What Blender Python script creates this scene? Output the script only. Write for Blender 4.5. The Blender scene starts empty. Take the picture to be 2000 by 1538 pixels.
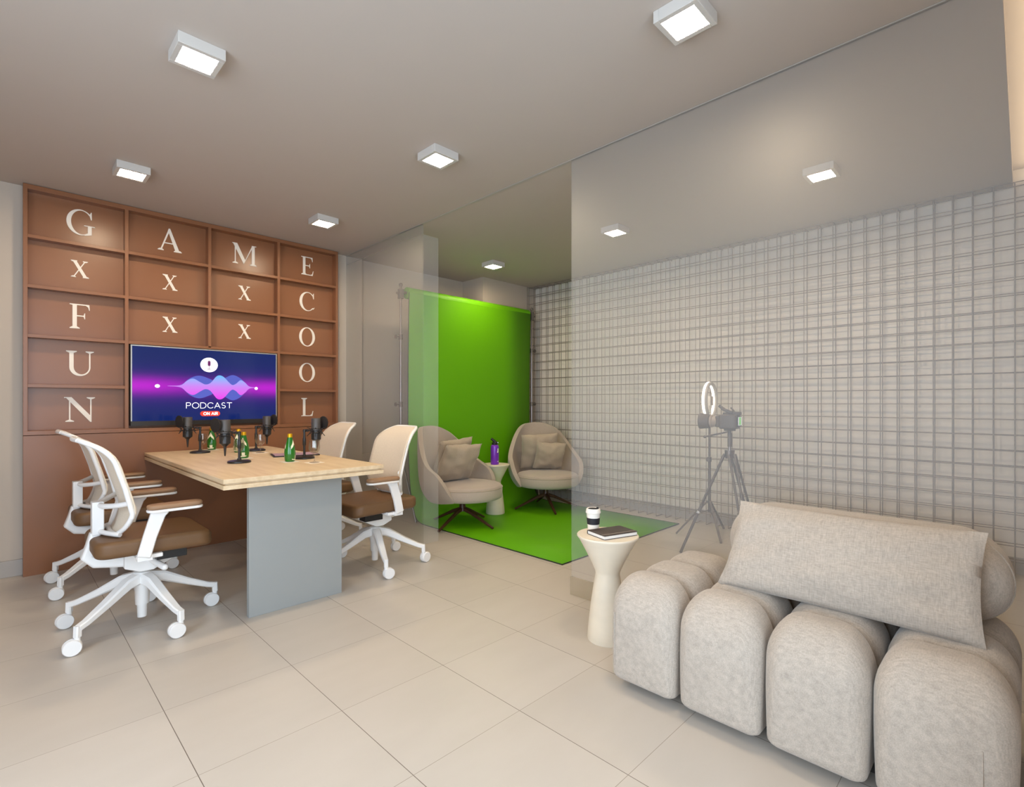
import bpy, bmesh, math, random
from mathutils import Vector, Matrix, Euler, noise
random.seed(4)
PI = math.pi
SC = bpy.context.scene
COL = SC.collection
R = math.radians

# ------------------------------------------------------------------ materials
def new_mat(name):
    m = bpy.data.materials.new(name); m.use_nodes = True
    nt = m.node_tree
    return m, nt, nt.nodes['Principled BSDF']

def srgb(r, g, b):
    f = lambda c: (c/12.92 if c <= .04045 else ((c+.055)/1.055)**2.4)
    return (f(r/255), f(g/255), f(b/255), 1)

def mat(name, col, rough=.5, metal=0, spec=.5, noise_amt=0, noise_scale=20, bump=0, bump_scale=200, coat=0, stretch=(1, 1, 1), trans=0, ior=1.45, alpha=1):
    m, nt, p = new_mat(name)
    N = nt.nodes; L = nt.links
    p.inputs['Roughness'].default_value = rough
    p.inputs['Metallic'].default_value = metal
    p.inputs['Specular IOR Level'].default_value = spec
    p.inputs['Base Color'].default_value = col
    p.inputs['IOR'].default_value = ior
    if coat: p.inputs['Coat Weight'].default_value = coat; p.inputs['Coat Roughness'].default_value = .15
    if trans: p.inputs['Transmission Weight'].default_value = trans
    if noise_amt or bump:
        tc = N.new('ShaderNodeTexCoord'); mp = N.new('ShaderNodeMapping')
        mp.inputs['Scale'].default_value = stretch
        L.new(tc.outputs['Object'], mp.inputs['Vector'])
    if noise_amt:
        nz = N.new('ShaderNodeTexNoise'); nz.inputs['Scale'].default_value = noise_scale; nz.inputs['Detail'].default_value = 6
        L.new(mp.outputs[0], nz.inputs['Vector'])
        mx = N.new('ShaderNodeMix'); mx.data_type = 'RGBA'
        mx.inputs['A'].default_value = tuple(max(0, c*(1-noise_amt)) for c in col[:3])+(1,)
        mx.inputs['B'].default_value = tuple(min(1, c*(1+noise_amt)) for c in col[:3])+(1,)
        L.new(nz.outputs['Fac'], mx.inputs['Factor']); L.new(mx.outputs['Result'], p.inputs['Base Color'])
    if bump:
        n2 = N.new('ShaderNodeTexNoise'); n2.inputs['Scale'].default_value = bump_scale; n2.inputs['Detail'].default_value = 4
        L.new(mp.outputs[0], n2.inputs['Vector'])
        b = N.new('ShaderNodeBump'); b.inputs['Strength'].default_value = bump; b.inputs['Distance'].default_value = .002
        L.new(n2.outputs['Fac'], b.inputs['Height']); L.new(b.outputs[0], p.inputs['Normal'])
    return m

def emit(name, col, strength):
    m, nt, p = new_mat(name)
    p.inputs['Base Color'].default_value = (0, 0, 0, 1)
    p.inputs['Emission Color'].default_value = col
    p.inputs['Emission Strength'].default_value = strength
    return m

def fabric(name, col, rough=.9, weave=500, contrast=.16, bump=.35, sheen=.3):
    m, nt, p = new_mat(name); N = nt.nodes; L = nt.links
    p.inputs['Roughness'].default_value = rough; p.inputs['Specular IOR Level'].default_value = .2
    p.inputs['Sheen Weight'].default_value = sheen
    tc = N.new('ShaderNodeTexCoord')
    outs = []
    for st in ((weave*.16, weave, weave), (weave, weave*.16, weave*.16)):
        mp = N.new('ShaderNodeMapping'); mp.inputs['Scale'].default_value = st
        nz = N.new('ShaderNodeTexNoise'); nz.inputs['Scale'].default_value = 1; nz.inputs['Detail'].default_value = 3
        L.new(tc.outputs['Object'], mp.inputs['Vector']); L.new(mp.outputs[0], nz.inputs['Vector']); outs.append(nz)
    ad = N.new('ShaderNodeMath'); ad.operation = 'ADD'
    L.new(outs[0].outputs['Fac'], ad.inputs[0]); L.new(outs[1].outputs['Fac'], ad.inputs[1])
    big = N.new('ShaderNodeTexNoise'); big.inputs['Scale'].default_value = 9; big.inputs['Detail'].default_value = 5
    L.new(tc.outputs['Object'], big.inputs['Vector'])
    a2 = N.new('ShaderNodeMath'); a2.operation = 'MULTIPLY_ADD'; a2.inputs[1].default_value = .16
    L.new(big.outputs['Fac'], a2.inputs[0]); L.new(ad.outputs[0], a2.inputs[2])
    mr = N.new('ShaderNodeMapRange'); mr.inputs['From Min'].default_value = .72; mr.inputs['From Max'].default_value = 1.44
    L.new(a2.outputs[0], mr.inputs['Value'])
    mx = N.new('ShaderNodeMix'); mx.data_type = 'RGBA'
    mx.inputs['A'].default_value = tuple(c*(1-contrast) for c in col[:3])+(1,)
    mx.inputs['B'].default_value = tuple(min(1, c*(1+contrast)) for c in col[:3])+(1,)
    L.new(mr.outputs[0], mx.inputs['Factor']); L.new(mx.outputs['Result'], p.inputs['Base Color'])
    b = N.new('ShaderNodeBump'); b.inputs['Strength'].default_value = bump; b.inputs['Distance'].default_value = .001
    L.new(ad.outputs[0], b.inputs['Height']); L.new(b.outputs[0], p.inputs['Normal'])
    return m

def glass_mat(name, tint, rough=.0, refl=1.0, ior=1.5, veil=0):
    """thin architectural pane: tinted see-through plus fresnel mirror"""
    m = bpy.data.materials.new(name); m.use_nodes = True
    nt = m.node_tree; N = nt.nodes; L = nt.links
    N.remove(N['Principled BSDF']); out = N['Material Output']
    tr = N.new('ShaderNodeBsdfTransparent'); tr.inputs['Color'].default_value = tint
    gl = N.new('ShaderNodeBsdfGlossy'); gl.inputs['Roughness'].default_value = rough
    gl.inputs['Color'].default_value = (refl, refl, refl, 1)
    fr = N.new('ShaderNodeFresnel'); ge = N.new('ShaderNodeNewGeometry'); im = N.new('ShaderNodeMix')
    im.inputs['A'].default_value = ior; im.inputs['B'].default_value = 1/ior      # same reflectance from either side of the pane
    L.new(ge.outputs['Backfacing'], im.inputs['Factor']); L.new(im.outputs['Result'], fr.inputs['IOR'])
    mx = N.new('ShaderNodeMixShader')
    L.new(fr.outputs[0], mx.inputs[0]); L.new(tr.outputs[0], mx.inputs[1]); L.new(gl.outputs[0], mx.inputs[2])
    last = mx
    if veil:                                   # pale diffuse mix stands in for the veil of reflected light
        df = N.new('ShaderNodeBsdfDiffuse'); df.inputs['Color'].default_value = (.88, .91, .95, 1)
        m2 = N.new('ShaderNodeMixShader'); m2.inputs[0].default_value = veil
        L.new(mx.outputs[0], m2.inputs[1]); L.new(df.outputs[0], m2.inputs[2]); last = m2
    L.new(last.outputs[0], out.inputs['Surface'])
    return m

def haze_glass(name, tint, col, amt):
    """frosted strip of glass: see-through with a little white scatter"""
    m = bpy.data.materials.new(name); m.use_nodes = True
    nt = m.node_tree; N = nt.nodes; L = nt.links
    N.remove(N['Principled BSDF']); out = N['Material Output']
    tr = N.new('ShaderNodeBsdfTransparent'); tr.inputs['Color'].default_value = tint
    df = N.new('ShaderNodeBsdfDiffuse'); df.inputs['Color'].default_value = col
    mx = N.new('ShaderNodeMixShader'); mx.inputs[0].default_value = amt
    L.new(tr.outputs[0], mx.inputs[1]); L.new(df.outputs[0], mx.inputs[2]); L.new(mx.outputs[0], out.inputs['Surface'])
    return m

def floor_mat():
    m, nt, p = new_mat('porcelain_tiles'); N = nt.nodes; L = nt.links
    tc = N.new('ShaderNodeTexCoord'); sp = N.new('ShaderNodeSeparateXYZ'); L.new(tc.outputs['Object'], sp.inputs[0])
    def M(op, a, b=None, c=None):
        n = N.new('ShaderNodeMath'); n.operation = op
        for i, v in enumerate((a, b, c)):
            if v is None: continue
            if isinstance(v, (int, float)): n.inputs[i].default_value = v
            else: L.new(v, n.inputs[i])
        return n.outputs[0]
    def line(ax, off, per, w):
        u = M('DIVIDE', M('SUBTRACT', ax, off), per)
        fr = M('SUBTRACT', u, M('FLOOR', M('ADD', u, .5)))
        return M('LESS_THAN', M('ABSOLUTE', fr), w/per), M('FLOOR', u)
    lx, ix = line(sp.outputs['X'], .4276, .4664, .0012)
    ly, iy = line(sp.outputs['Y'], .859, .4646, .0009)
    cell = N.new('ShaderNodeCombineXYZ'); L.new(ix, cell.inputs[0]); L.new(iy, cell.inputs[1])
    wn = N.new('ShaderNodeTexWhiteNoise'); L.new(cell.outputs[0], wn.inputs['Vector'])
    nz = N.new('ShaderNodeTexNoise'); nz.inputs['Scale'].default_value = 3; nz.inputs['Detail'].default_value = 8
    mp = N.new('ShaderNodeMapping'); mp.inputs['Scale'].default_value = (1, 3, 1)
    L.new(tc.outputs['Object'], mp.inputs[0]); L.new(mp.outputs[0], nz.inputs['Vector'])
    v = M('ADD', M('MULTIPLY', wn.outputs['Value'], .35), M('MULTIPLY', nz.outputs['Fac'], .65))
    mx = N.new('ShaderNodeMix'); mx.data_type = 'RGBA'
    a, b = srgb(184, 176, 166), srgb(197, 189, 180)
    mx.inputs['A'].default_value = a; mx.inputs['B'].default_value = b; L.new(v, mx.inputs['Factor'])
    g1 = N.new('ShaderNodeMix'); g1.data_type = 'RGBA'; g1.inputs['B'].default_value = srgb(104, 92, 82)
    L.new(mx.outputs['Result'], g1.inputs['A']); L.new(lx, g1.inputs['Factor'])
    g2 = N.new('ShaderNodeMix'); g2.data_type = 'RGBA'; g2.inputs['B'].default_value = srgb(140, 127, 114)
    L.new(g1.outputs['Result'], g2.inputs['A']); L.new(ly, g2.inputs['Factor'])
    L.new(g2.outputs['Result'], p.inputs['Base Color'])
    p.inputs['Roughness'].default_value = .38; p.inputs['Specular IOR Level'].default_value = .35
    return m

def wood_mat(name, ca, cb, axis=1):
    m, nt, p = new_mat(name); N = nt.nodes; L = nt.links
    tc = N.new('ShaderNodeTexCoord'); mp = N.new('ShaderNodeMapping')
    s = [14, 14, 14]; s[axis] = 1.1
    mp.inputs['Scale'].default_value = s
    L.new(tc.outputs['Object'], mp.inputs[0])
    nz = N.new('ShaderNodeTexNoise'); nz.inputs['Scale'].default_value = 2.2; nz.inputs['Detail'].default_value = 9; nz.inputs['Distortion'].default_value = .4
    L.new(mp.outputs[0], nz.inputs['Vector'])
    cr = N.new('ShaderNodeValToRGB'); cr.color_ramp.elements[0].position = .3; cr.color_ramp.elements[1].position = .72
    cr.color_ramp.elements[0].color = ca; cr.color_ramp.elements[1].color = cb
    L.new(nz.outputs['Fac'], cr.inputs[0]); L.new(cr.outputs[0], p.inputs['Base Color'])
    p.inputs['Roughness'].default_value = .42
    return m

def screen_mat():
    """what the display shows behind its graphics: navy field with a magenta band"""
    m, nt, p = new_mat('display_picture'); N = nt.nodes; L = nt.links
    tc = N.new('ShaderNodeTexCoord'); sp = N.new('ShaderNodeSeparateXYZ'); L.new(tc.outputs['Object'], sp.inputs[0])
    def M(op, a, b=None):
        n = N.new('ShaderNodeMath'); n.operation = op
        for i, v in enumerate((a, b)):
            if v is None: continue
            if isinstance(v, (int, float)): n.inputs[i].default_value = v
            else: L.new(v, n.inputs[i])
        return n.outputs[0]
    def gauss(z0, w):
        d = M('DIVIDE', M('SUBTRACT', sp.outputs['Z'], z0), w)
        return M('POWER', 2.718, M('MULTIPLY', M('MULTIPLY', d, d), -1))
    ax = M('ABSOLUTE', sp.outputs['X'])
    band = M('MULTIPLY', gauss(0, .060), M('MINIMUM', M('ADD', .35, M('MULTIPLY', ax, 1.6)), 1.0))
    halo = gauss(-.01, .13)
    base = N.new('ShaderNodeMix'); base.data_type = 'RGBA'
    base.inputs['A'].default_value = srgb(4, 36, 104); base.inputs['B'].default_value = srgb(84, 24, 160)
    L.new(M('MULTIPLY', halo, .45), base.inputs['Factor'])
    b2 = N.new('ShaderNodeMix'); b2.data_type = 'RGBA'; b2.inputs['B'].default_value = srgb(196, 30, 214)
    L.new(base.outputs['Result'], b2.inputs['A']); L.new(band, b2.inputs['Factor'])
    L.new(b2.outputs['Result'], p.inputs['Emission Color']); p.inputs['Emission Strength'].default_value = .9
    p.inputs['Base Color'].default_value = (.005, .005, .01, 1); p.inputs['Roughness'].default_value = .12; p.inputs['Specular IOR Level'].default_value = .35
    return m

M_ = {}
M_['floor'] = floor_mat()
M_['ceil'] = mat('ceiling_paint', srgb(184, 174, 166), .8, noise_amt=.015, noise_scale=4)
M_['wall'] = mat('wall_paint', srgb(190, 178, 165), .75, noise_amt=.02, noise_scale=6, bump=.05)
M_['walld'] = mat('wall_brown', srgb(168, 134, 106), .7, noise_amt=.02, noise_scale=6)
M_['wallg'] = mat('wall_plaster', srgb(226, 220, 212), .8, noise_amt=.04, noise_scale=5, bump=.15, bump_scale=40, stretch=(1, 1, 6))
M_['base'] = mat('baseboard_paint', srgb(172, 166, 160), .5)
M_['terra'] = mat('terracotta_laminate', srgb(138, 92, 63), .30, noise_amt=.03, noise_scale=9)
M_['letter'] = mat('white_letter', srgb(236, 228, 218), .5)
M_['white'] = mat('white_plastic', srgb(232, 230, 228), .32)
M_['whitefix'] = mat('fixture_white', srgb(196, 191, 185), .5)
M_['glow'] = emit('lamp_diffuser', (1, .80, .56, 1), 200)
M_['meshfab'] = fabric('chair_mesh_fabric', srgb(216, 200, 178), weave=700, contrast=.10, bump=.3)
M_['leather'] = mat('brown_leather', srgb(108, 78, 50), .5, noise_amt=.06, noise_scale=30, bump=.25, bump_scale=400)
M_['pad'] = mat('arm_pad_tan', srgb(146, 114, 86), .5)
M_['chrome'] = mat('chrome', srgb(200, 200, 200), .18, 1)
M_['steel'] = mat('brushed_steel', srgb(150, 142, 138), .3, 1)
M_['black'] = mat('black_plastic', srgb(30, 28, 28), .4)
M_['mic'] = mat('microphone_black', srgb(46, 44, 44), .3, .25)
M_['grille'] = mat('microphone_grille', srgb(84, 80, 78), .35, .4, bump=.3, bump_scale=1500)
M_['popf'] = mat('foam_black', srgb(34, 28, 26), .9, bump=.6, bump_scale=900)
M_['oak'] = wood_mat('pale_oak', srgb(204, 178, 142), srgb(223, 202, 170))
M_['graypanel'] = mat('grey_laminate', srgb(150, 153, 152), .45, noise_amt=.02, noise_scale=5)
M_['green'] = mat('chroma_green', srgb(94, 164, 2), .5, spec=.3, noise_amt=.02, noise_scale=3)
M_['greenedge'] = mat('dark_edge', srgb(30, 44, 22), .7)
M_['wire'] = mat('wire_grid_steel', srgb(138, 128, 120), .5)
M_['arm'] = fabric('taupe_upholstery', srgb(172, 159, 146), weave=420, contrast=.06, bump=.2)
M_['armcush'] = fabric('taupe_cushion', srgb(170, 156, 138), weave=420, contrast=.08, bump=.25)
M_['legbrown'] = mat('dark_walnut_leg', srgb(72, 42, 30), .35, noise_amt=.15, noise_scale=40, stretch=(1, 1, .2))
M_['sofa'] = fabric('cream_chenille', srgb(178, 167, 155), weave=300, contrast=.20, bump=.6)
M_['under_shade'] = mat('shade_dark', srgb(40, 36, 34), .8)  # dark tone stands in for the shade beneath the sofa
M_['stone'] = mat('travertine', srgb(226, 214, 194), .5, noise_amt=.07, noise_scale=7, stretch=(1, 1, 3), bump=.12, bump_scale=60)
M_['cup'] = mat('cup_white', srgb(238, 232, 222), .45)
M_['sleeve'] = mat('black_sleeve', srgb(36, 35, 40), .6)
M_['cover'] = mat('notebook_cover', srgb(62, 50, 44), .4, noise_amt=.05, noise_scale=60)
M_['paper'] = mat('paper_white', srgb(236, 232, 226), .8)
M_['purple'] = mat('purple_enamel', srgb(120, 48, 190), .3, .1, coat=.4)
M_['bottle'] = mat('green_glass', srgb(36, 128, 36), .06, trans=.35, coat=.6)
M_['label'] = mat('cream_label', srgb(236, 232, 206), .5)
M_['gold'] = mat('gold_cap', srgb(214, 160, 20), .35, .6)
M_['napkin'] = mat('paper_napkin', srgb(240, 232, 222), .8)
M_['glassw'] = glass_mat('clear_glassware', (.90, .88, .84, 1), .02, 1.0, 1.75)
M_['tabscr'] = mat('tablet_screen', srgb(176, 146, 170), .35)  # mauve base colour stands in for a reflected screen glow
M_['pane'] = glass_mat('partition_glass', (.97, .965, .96, 1), .5, .8, 1.45, .055)
M_['fin'] = haze_glass('fin_glass', (.98, .98, .98, 1), (.95, .95, .98, 1), .075)
M_['rail'] = haze_glass('rail_glass', (.9, .88, .84, 1), (.55, .50, .42, 1), .15)
M_['camgray'] = mat('camera_body', srgb(98, 90, 84), .45)
M_['camlight'] = mat('camera_ring', srgb(164, 152, 140), .4)
M_['ring'] = emit('ring_lamp', (1, .93, .80, 1), 5)
M_['lcdgreen'] = emit('camera_screen_green', srgb(96, 200, 60), .8)
M_['lcdwhite'] = emit('camera_screen_white', srgb(230, 232, 225), .8)
M_['tripod'] = mat('tripod_grey', srgb(112, 104, 98), .45, .3)
M_['tvframe'] = mat('tv_bezel', srgb(52, 48, 46), .3, .4)
M_['tvedge'] = mat('tv_silver_edge', srgb(176, 178, 176), .3, .6)
M_['tvscreen'] = screen_mat()
M_['e_white'] = emit('screen_white', (1, 1, 1, 1), 1.6)
M_['e_red'] = emit('screen_red', srgb(240, 60, 40), 1.1)
M_['e_wave'] = emit('screen_wave_blue', srgb(84, 96, 206), .9)
def wave_mat():
    m, nt, p = new_mat('screen_wave_pink'); N = nt.nodes; L = nt.links
    tc = N.new('ShaderNodeTexCoord'); sp = N.new('ShaderNodeSeparateXYZ'); L.new(tc.outputs['Object'], sp.inputs[0])
    mr = N.new('ShaderNodeMapRange'); mr.inputs['From Min'].default_value = -.10; mr.inputs['From Max'].default_value = .09; L.new(sp.outputs['Z'], mr.inputs['Value'])
    cr = N.new('ShaderNodeValToRGB'); el = cr.color_ramp.elements
    el[0].position = 0; el[0].color = srgb(240, 50, 236); el[1].position = 1; el[1].color = srgb(100, 190, 252)
    e2 = el.new(.52); e2.color = srgb(206, 126, 242)
    L.new(mr.outputs[0], cr.inputs[0]); L.new(cr.outputs[0], p.inputs['Emission Color']); p.inputs['Emission Strength'].default_value = 1.0
    p.inputs['Base Color'].default_value = (0, 0, 0, 1); return m
M_['e_pink'] = wave_mat()
M_['e_mic'] = emit('screen_icon_purple', srgb(120, 50, 110), .9)
M_['winframe'] = mat('window_frame_white', srgb(220, 220, 220), .4)

# ------------------------------------------------------------------ mesh tools
def V(*a): return Vector(a)

def box(bm, c, s, rot=None):
    """box with centre c and full sizes s"""
    mx = Matrix.Translation(c) @ (rot.to_4x4() if rot else Matrix.Identity(4)) @ Matrix.Diagonal((s[0], s[1], s[2], 1))
    return bmesh.ops.create_cube(bm, size=1, matrix=mx)['verts']

def boxb(bm, x0, x1, y0, y1, z0, z1):
    return box(bm, ((x0+x1)/2, (y0+y1)/2, (z0+z1)/2), (x1-x0, y1-y0, z1-z0))

def frame_of(d):
    d = d.normalized()
    up = V(0, 0, 1) if abs(d.z) < .95 else V(1, 0, 0)
    a = d.cross(up).normalized(); b = a.cross(d).normalized()
    return a, b

def rings(bm, loops, closed=False, cap=True):
    vs = [[bm.verts.new(p) for p in lp] for lp in loops]
    n = len(vs[0]); m = len(vs)
    for i in range(m if closed else m-1):
        a, b = vs[i], vs[(i+1) % m]
        for k in range(n):
            bm.faces.new((a[k], a[(k+1) % n], b[(k+1) % n], b[k]))
    if cap and not closed:
        bm.faces.new(list(reversed(vs[0]))); bm.faces.new(vs[-1])
    return vs

def tube(bm, pts, r, seg=12, closed=False):
    pts = [Vector(p) for p in pts]
    n = len(pts)
    rs = r if isinstance(r, (list, tuple)) else [r]*n
    loops = []
    a = None
    for i, p in enumerate(pts):
        if closed: d = pts[(i+1) % n]-pts[i-1]
        else: d = pts[min(i+1, n-1)]-pts[max(i-1, 0)]
        d.normalize()
        if a is None: a, b = frame_of(d)
        else:
            a = (a - d*a.dot(d)).normalized()
        b = d.cross(a)
        loops.append([p + (a*math.cos(t)+b*math.sin(t))*rs[i] for t in (2*PI*k/seg for k in range(seg))])
    rings(bm, loops, closed)

def cyl(bm, p0, p1, r0, r1=None, seg=20):
    tube(bm, [p0, p1], [r0, r0 if r1 is None else r1], seg)

def lathe(bm, prof, seg=32, c=(0, 0, 0), cap=True):
    c = Vector(c)
    loops = [[c+V(max(r, .0002)*math.cos(2*PI*k/seg), max(r, .0002)*math.sin(2*PI*k/seg), z) for k in range(seg)] for r, z in prof]
    rings(bm, loops, False, cap)

def bar(bm, pts, w, t, side=(0, 1, 0)):
    """flat bar along pts: width w along side, thickness t across"""
    pts = [Vector(p) for p in pts]; n = len(pts); side = Vector(side).normalized()
    ws = w if isinstance(w, (list, tuple)) else [w]*n
    ts = t if isinstance(t, (list, tuple)) else [t]*n
    loops = []
    for i, p in enumerate(pts):
        d = (pts[min(i+1, n-1)]-pts[max(i-1, 0)]).normalized()
        nn = d.cross(side).normalized()
        s2 = nn.cross(d).normalized()
        hw, ht = ws[i]/2, ts[i]/2
        ch = min(hw, ht)*.35
        lp = []
        for sx, sy in ((1, 1), (-1, 1), (-1, -1), (1, -1)):
            q = [(hw*sx, (ht-ch)*sy), ((hw-ch)*sx, ht*sy)]
            if sx*sy < 0: q.reverse()
            for u, v in q: lp.append(p+s2*u+nn*v)
        loops.append(lp)
    rings(bm, loops)

def rrect(hx, hy, r, n=6):
    """rounded rectangle outline, counter-clockwise"""
    r = max(min(r, hx*.999, hy*.999), 1e-5); out = []
    for cx, cy, a0 in ((hx-r, hy-r, 0), (-hx+r, hy-r, 90), (-hx+r, -hy+r, 180), (hx-r, -hy+r, 270)):
        for k in range(n+1):
            a = R(a0+90*k/n); out.append((cx+r*math.cos(a), cy+r*math.sin(a)))
    return out

def slab(bm, c, hx, hy, z0, z1, rc, re=.006, n=6, m=4, warp=None):
    """rounded-corner slab with rounded top and bottom edges"""
    loops = []
    prof = [(re*(1-math.sin(PI/2*k/m)), z0+re*(1-math.cos(PI/2*k/m))) for k in range(m+1)]
    prof += [(re*(1-math.cos(PI/2*k/m)), z1-re+re*math.sin(PI/2*k/m)) for k in range(m+1)]
    for ins, z in prof:
        loops.append([V(c[0]+x, c[1]+y, z) for x, y in rrect(hx-ins, hy-ins, max(rc-ins, .001), n)])
    if warp: loops = [[warp(p) for p in lp] for lp in loops]
    rings(bm, loops)

def prism(bm, poly, f, t):
    """extrude 2-D polygon; f(u,v,w) maps to 3-D; w in 0..t"""
    a = [bm.verts.new(f(u, v, 0)) for u, v in poly]; b = [bm.verts.new(f(u, v, t)) for u, v in poly]
    n = len(poly)
    bm.faces.new(list(reversed(a))); bm.faces.new(b)
    for k in range(n): bm.faces.new((a[k], a[(k+1) % n], b[(k+1) % n], b[k]))

def sphere(bm, c, r, s=(1, 1, 1), u=20, v=12):
    bmesh.ops.create_uvsphere(bm, u_segments=u, v_segments=v, radius=r, matrix=Matrix.Translation(c) @ Matrix.Diagonal((s[0], s[1], s[2], 1)))

def obj(name, bm, m, parent=None, smooth=38, bevel=0, loc=None, rot=None, label=None, subsurf=0, solid=0):
    me = bpy.data.meshes.new(name)
    bmesh.ops.recalc_face_normals(bm, faces=bm.faces)
    bm.to_mesh(me); bm.free()
    me.materials.append(m)
    if smooth:
        me.polygons.foreach_set('use_smooth', [True]*len(me.polygons))
        me.set_sharp_from_angle(angle=R(smooth))
    o = bpy.data.objects.new(name, me); COL.objects.link(o)
    if parent: o.parent = parent
    if loc: o.location = loc
    if rot: o.rotation_euler = rot
    if label: o['label'] = label
    if solid:
        md = o.modifiers.new('solid', 'SOLIDIFY'); md.thickness = solid; md.offset = 0
    if bevel:
        md = o.modifiers.new('bevel', 'BEVEL'); md.width = bevel; md.segments = 2; md.limit_method = 'ANGLE'
    if subsurf:
        md = o.modifiers.new('sub', 'SUBSURF'); md.levels = subsurf; md.render_levels = subsurf
    return o

def B(): return bmesh.new()

def thing(name, label, cat, loc=(0, 0, 0), rz=0, group=None):
    o = bpy.data.objects.new(name, None); COL.objects.link(o)
    o.location = loc; o.rotation_euler = (0, 0, rz); o.empty_display_size = .1
    tag(o, label, cat, group); return o

def tag(o, label, cat, group=None):
    o['label'] = label; o['category'] = cat
    if group: o['group'] = group
    return o

def struct(name, bm, m, bevel=0):
    o = obj(name, bm, m, bevel=bevel, smooth=0); o['kind'] = 'structure'; return o

def dup(root, loc, rz, label, group=None):
    """a copy of a thing with copies of its parts and their sub-parts"""
    r = root.copy(); COL.objects.link(r); r.location = loc; r.rotation_euler = (0, 0, rz); r['label'] = label
    if group: r['group'] = group
    for ch in list(root.children):
        c = ch.copy(); COL.objects.link(c); c.parent = r
        for g in ch.children:
            d = g.copy(); COL.objects.link(d); d.parent = c
    return r

def lerp_tab(tab, x):
    if x <= tab[0][0]: return tab[0][1]
    for (a, b), (c, d) in zip(tab, tab[1:]):
        if x <= c:
            t = (x-a)/(c-a); return b+(d-b)*t
    return tab[-1][1]

def smooth_tab(tab, x):
    """Catmull-Rom through (x, y) pairs"""
    n = len(tab)
    if x <= tab[0][0]: return tab[0][1]
    if x >= tab[-1][0]: return tab[-1][1]
    for i in range(n-1):
        if tab[i][0] <= x <= tab[i+1][0]:
            x0, y0 = tab[max(i-1, 0)]; x1, y1 = tab[i]; x2, y2 = tab[i+1]; x3, y3 = tab[min(i+2, n-1)]
            m1 = (y2-y0)/(x2-x0); m2 = (y3-y1)/(x3-x1); h = x2-x1; t = (x-x1)/h
            return ((2*t**3-3*t*t+1)*y1 + (t**3-2*t*t+t)*h*m1 + (-2*t**3+3*t*t)*y2 + (t**3-t*t)*h*m2)

def curve_pts(pts, n=8, closed=False):
    """Catmull-Rom resample of a 3-D polyline"""
    P = [Vector(p) for p in pts]; out = []; m = len(P)
    for i in range(m if closed else m-1):
        g = (lambda k: P[k % m]) if closed else (lambda k: P[min(max(k, 0), m-1)])
        p0, p1, p2, p3 = g(i-1), g(i), g(i+1), g(i+2)
        for k in range(n):
            t = k/n
            out.append(.5*((2*p1)+(p2-p0)*t+(2*p0-5*p1+4*p2-p3)*t*t+(3*p1-p0-3*p2+p3)*t**3))
    if not closed: out.append(P[-1])
    return out

# ------------------------------------------------------------------ setting
HC = 2.588                      # ceiling height
XW, YW = 4.80, 4.76             # far right wall, back wall
XL, YF = -1.45, -1.05           # walls behind the camera
bm = B(); boxb(bm, XL-.1, XW+.1, YF-.1, YW+.1, -.1, 0); struct('floor', bm, M_['floor'])
bm = B(); boxb(bm, XL-.1, XW+.1, .055, YW+.1, HC, HC+.25)
boxb(bm, XL-.1, XW+.1, YF-.1, .055, 2.70, HC+.25); struct('ceiling', bm, M_['ceil'])
bm = B()
boxb(bm, XL-.1, 2.574, 4.715, YW+.1, 0, HC)          # behind the shelving and beside it
boxb(bm, 2.574, XW+.1, 4.745, YW+.1, 0, HC)
boxb(bm, 2.574, 3.905, 4.715, 4.745, 0, .63)        # ledge under the shallow recess
boxb(bm, 3.905, XW+.1, 4.385, 4.745, 0, HC)          # pier in the corner
struct('wall_back', bm, M_['wall'])
bm = B(); boxb(bm, XW, XW+.1, YF-.1, YW+.1, 0, 2.70); struct('wall_right', bm, M_['wallg'])
WX0, WX1, WZ0, WZ1 = -1.1, 1.1, .12, 2.45
WY0, WY1 = -.3, 1.9
bm = B(); boxb(bm, XL-.1, XL, YF-.1, WY0, 0, 2.70); boxb(bm, XL-.1, XL, WY1, YW+.1, 0, 2.70)
boxb(bm, XL-.1, XL, WY0, WY1, 0, WZ0); boxb(bm, XL-.1, XL, WY0, WY1, WZ1, 2.70); struct('wall_left', bm, M_['walld'])
bm = B()
boxb(bm, XL-.1, WX0, YF-.1, YF, 0, 2.70); boxb(bm, WX1, 1.3, YF-.1, YF, 0, 2.70); boxb(bm, 1.3, XW+.1, YF-.1, -.10, 0, 2.70)
boxb(bm, WX0, WX1, YF-.1, YF, 0, WZ0); boxb(bm, WX0, WX1, YF-.1, YF, WZ1, 2.70)
struct('wall_front', bm, M_['wall'])
bm = B()
for x0, x1 in ((WX0, WX0+.05), (WX1-.05, WX1), (.1, .15)): boxb(bm, x0, x1, YF-.08, YF-.02, WZ0, WZ1)
for z0, z1 in ((WZ0, WZ0+.05), (WZ1-.05, WZ1)): boxb(bm, WX0, WX1, YF-.08, YF-.02, z0, z1)
struct('window_1', bm, M_['winframe'])
bm = B()
for y0, y1 in ((WY0, WY0+.05), (WY1-.05, WY1), (.78, .83)): boxb(bm, XL-.08, XL-.02, y0, y1, WZ0, WZ1)
for z0, z1 in ((WZ0, WZ0+.05), (WZ1-.05, WZ1)): boxb(bm, XL-.08, XL-.02, WY0, WY1, z0, z1)
struct('window_2', bm, M_['winframe'])
bm = B(); boxb(bm, XL, .105, 4.700, 4.715, 0, .107); struct('baseboard_left', bm, M_['base'], .002)
bm = B(); boxb(bm, 2.30, 3.905, 4.700, 4.715, 0, .107); boxb(bm, 3.89, 4.64, 4.370, 4.385, 0, .107)
boxb(bm, 3.89, 3.905, 4.370, 4.715, 0, .107); struct('baseboard_back', bm, M_['base'], .002)
bm = B(); boxb(bm, XW-.014, XW, YF, 4.385, 0, .11); struct('baseboard_right', bm, M_['base'], .002)

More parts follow.
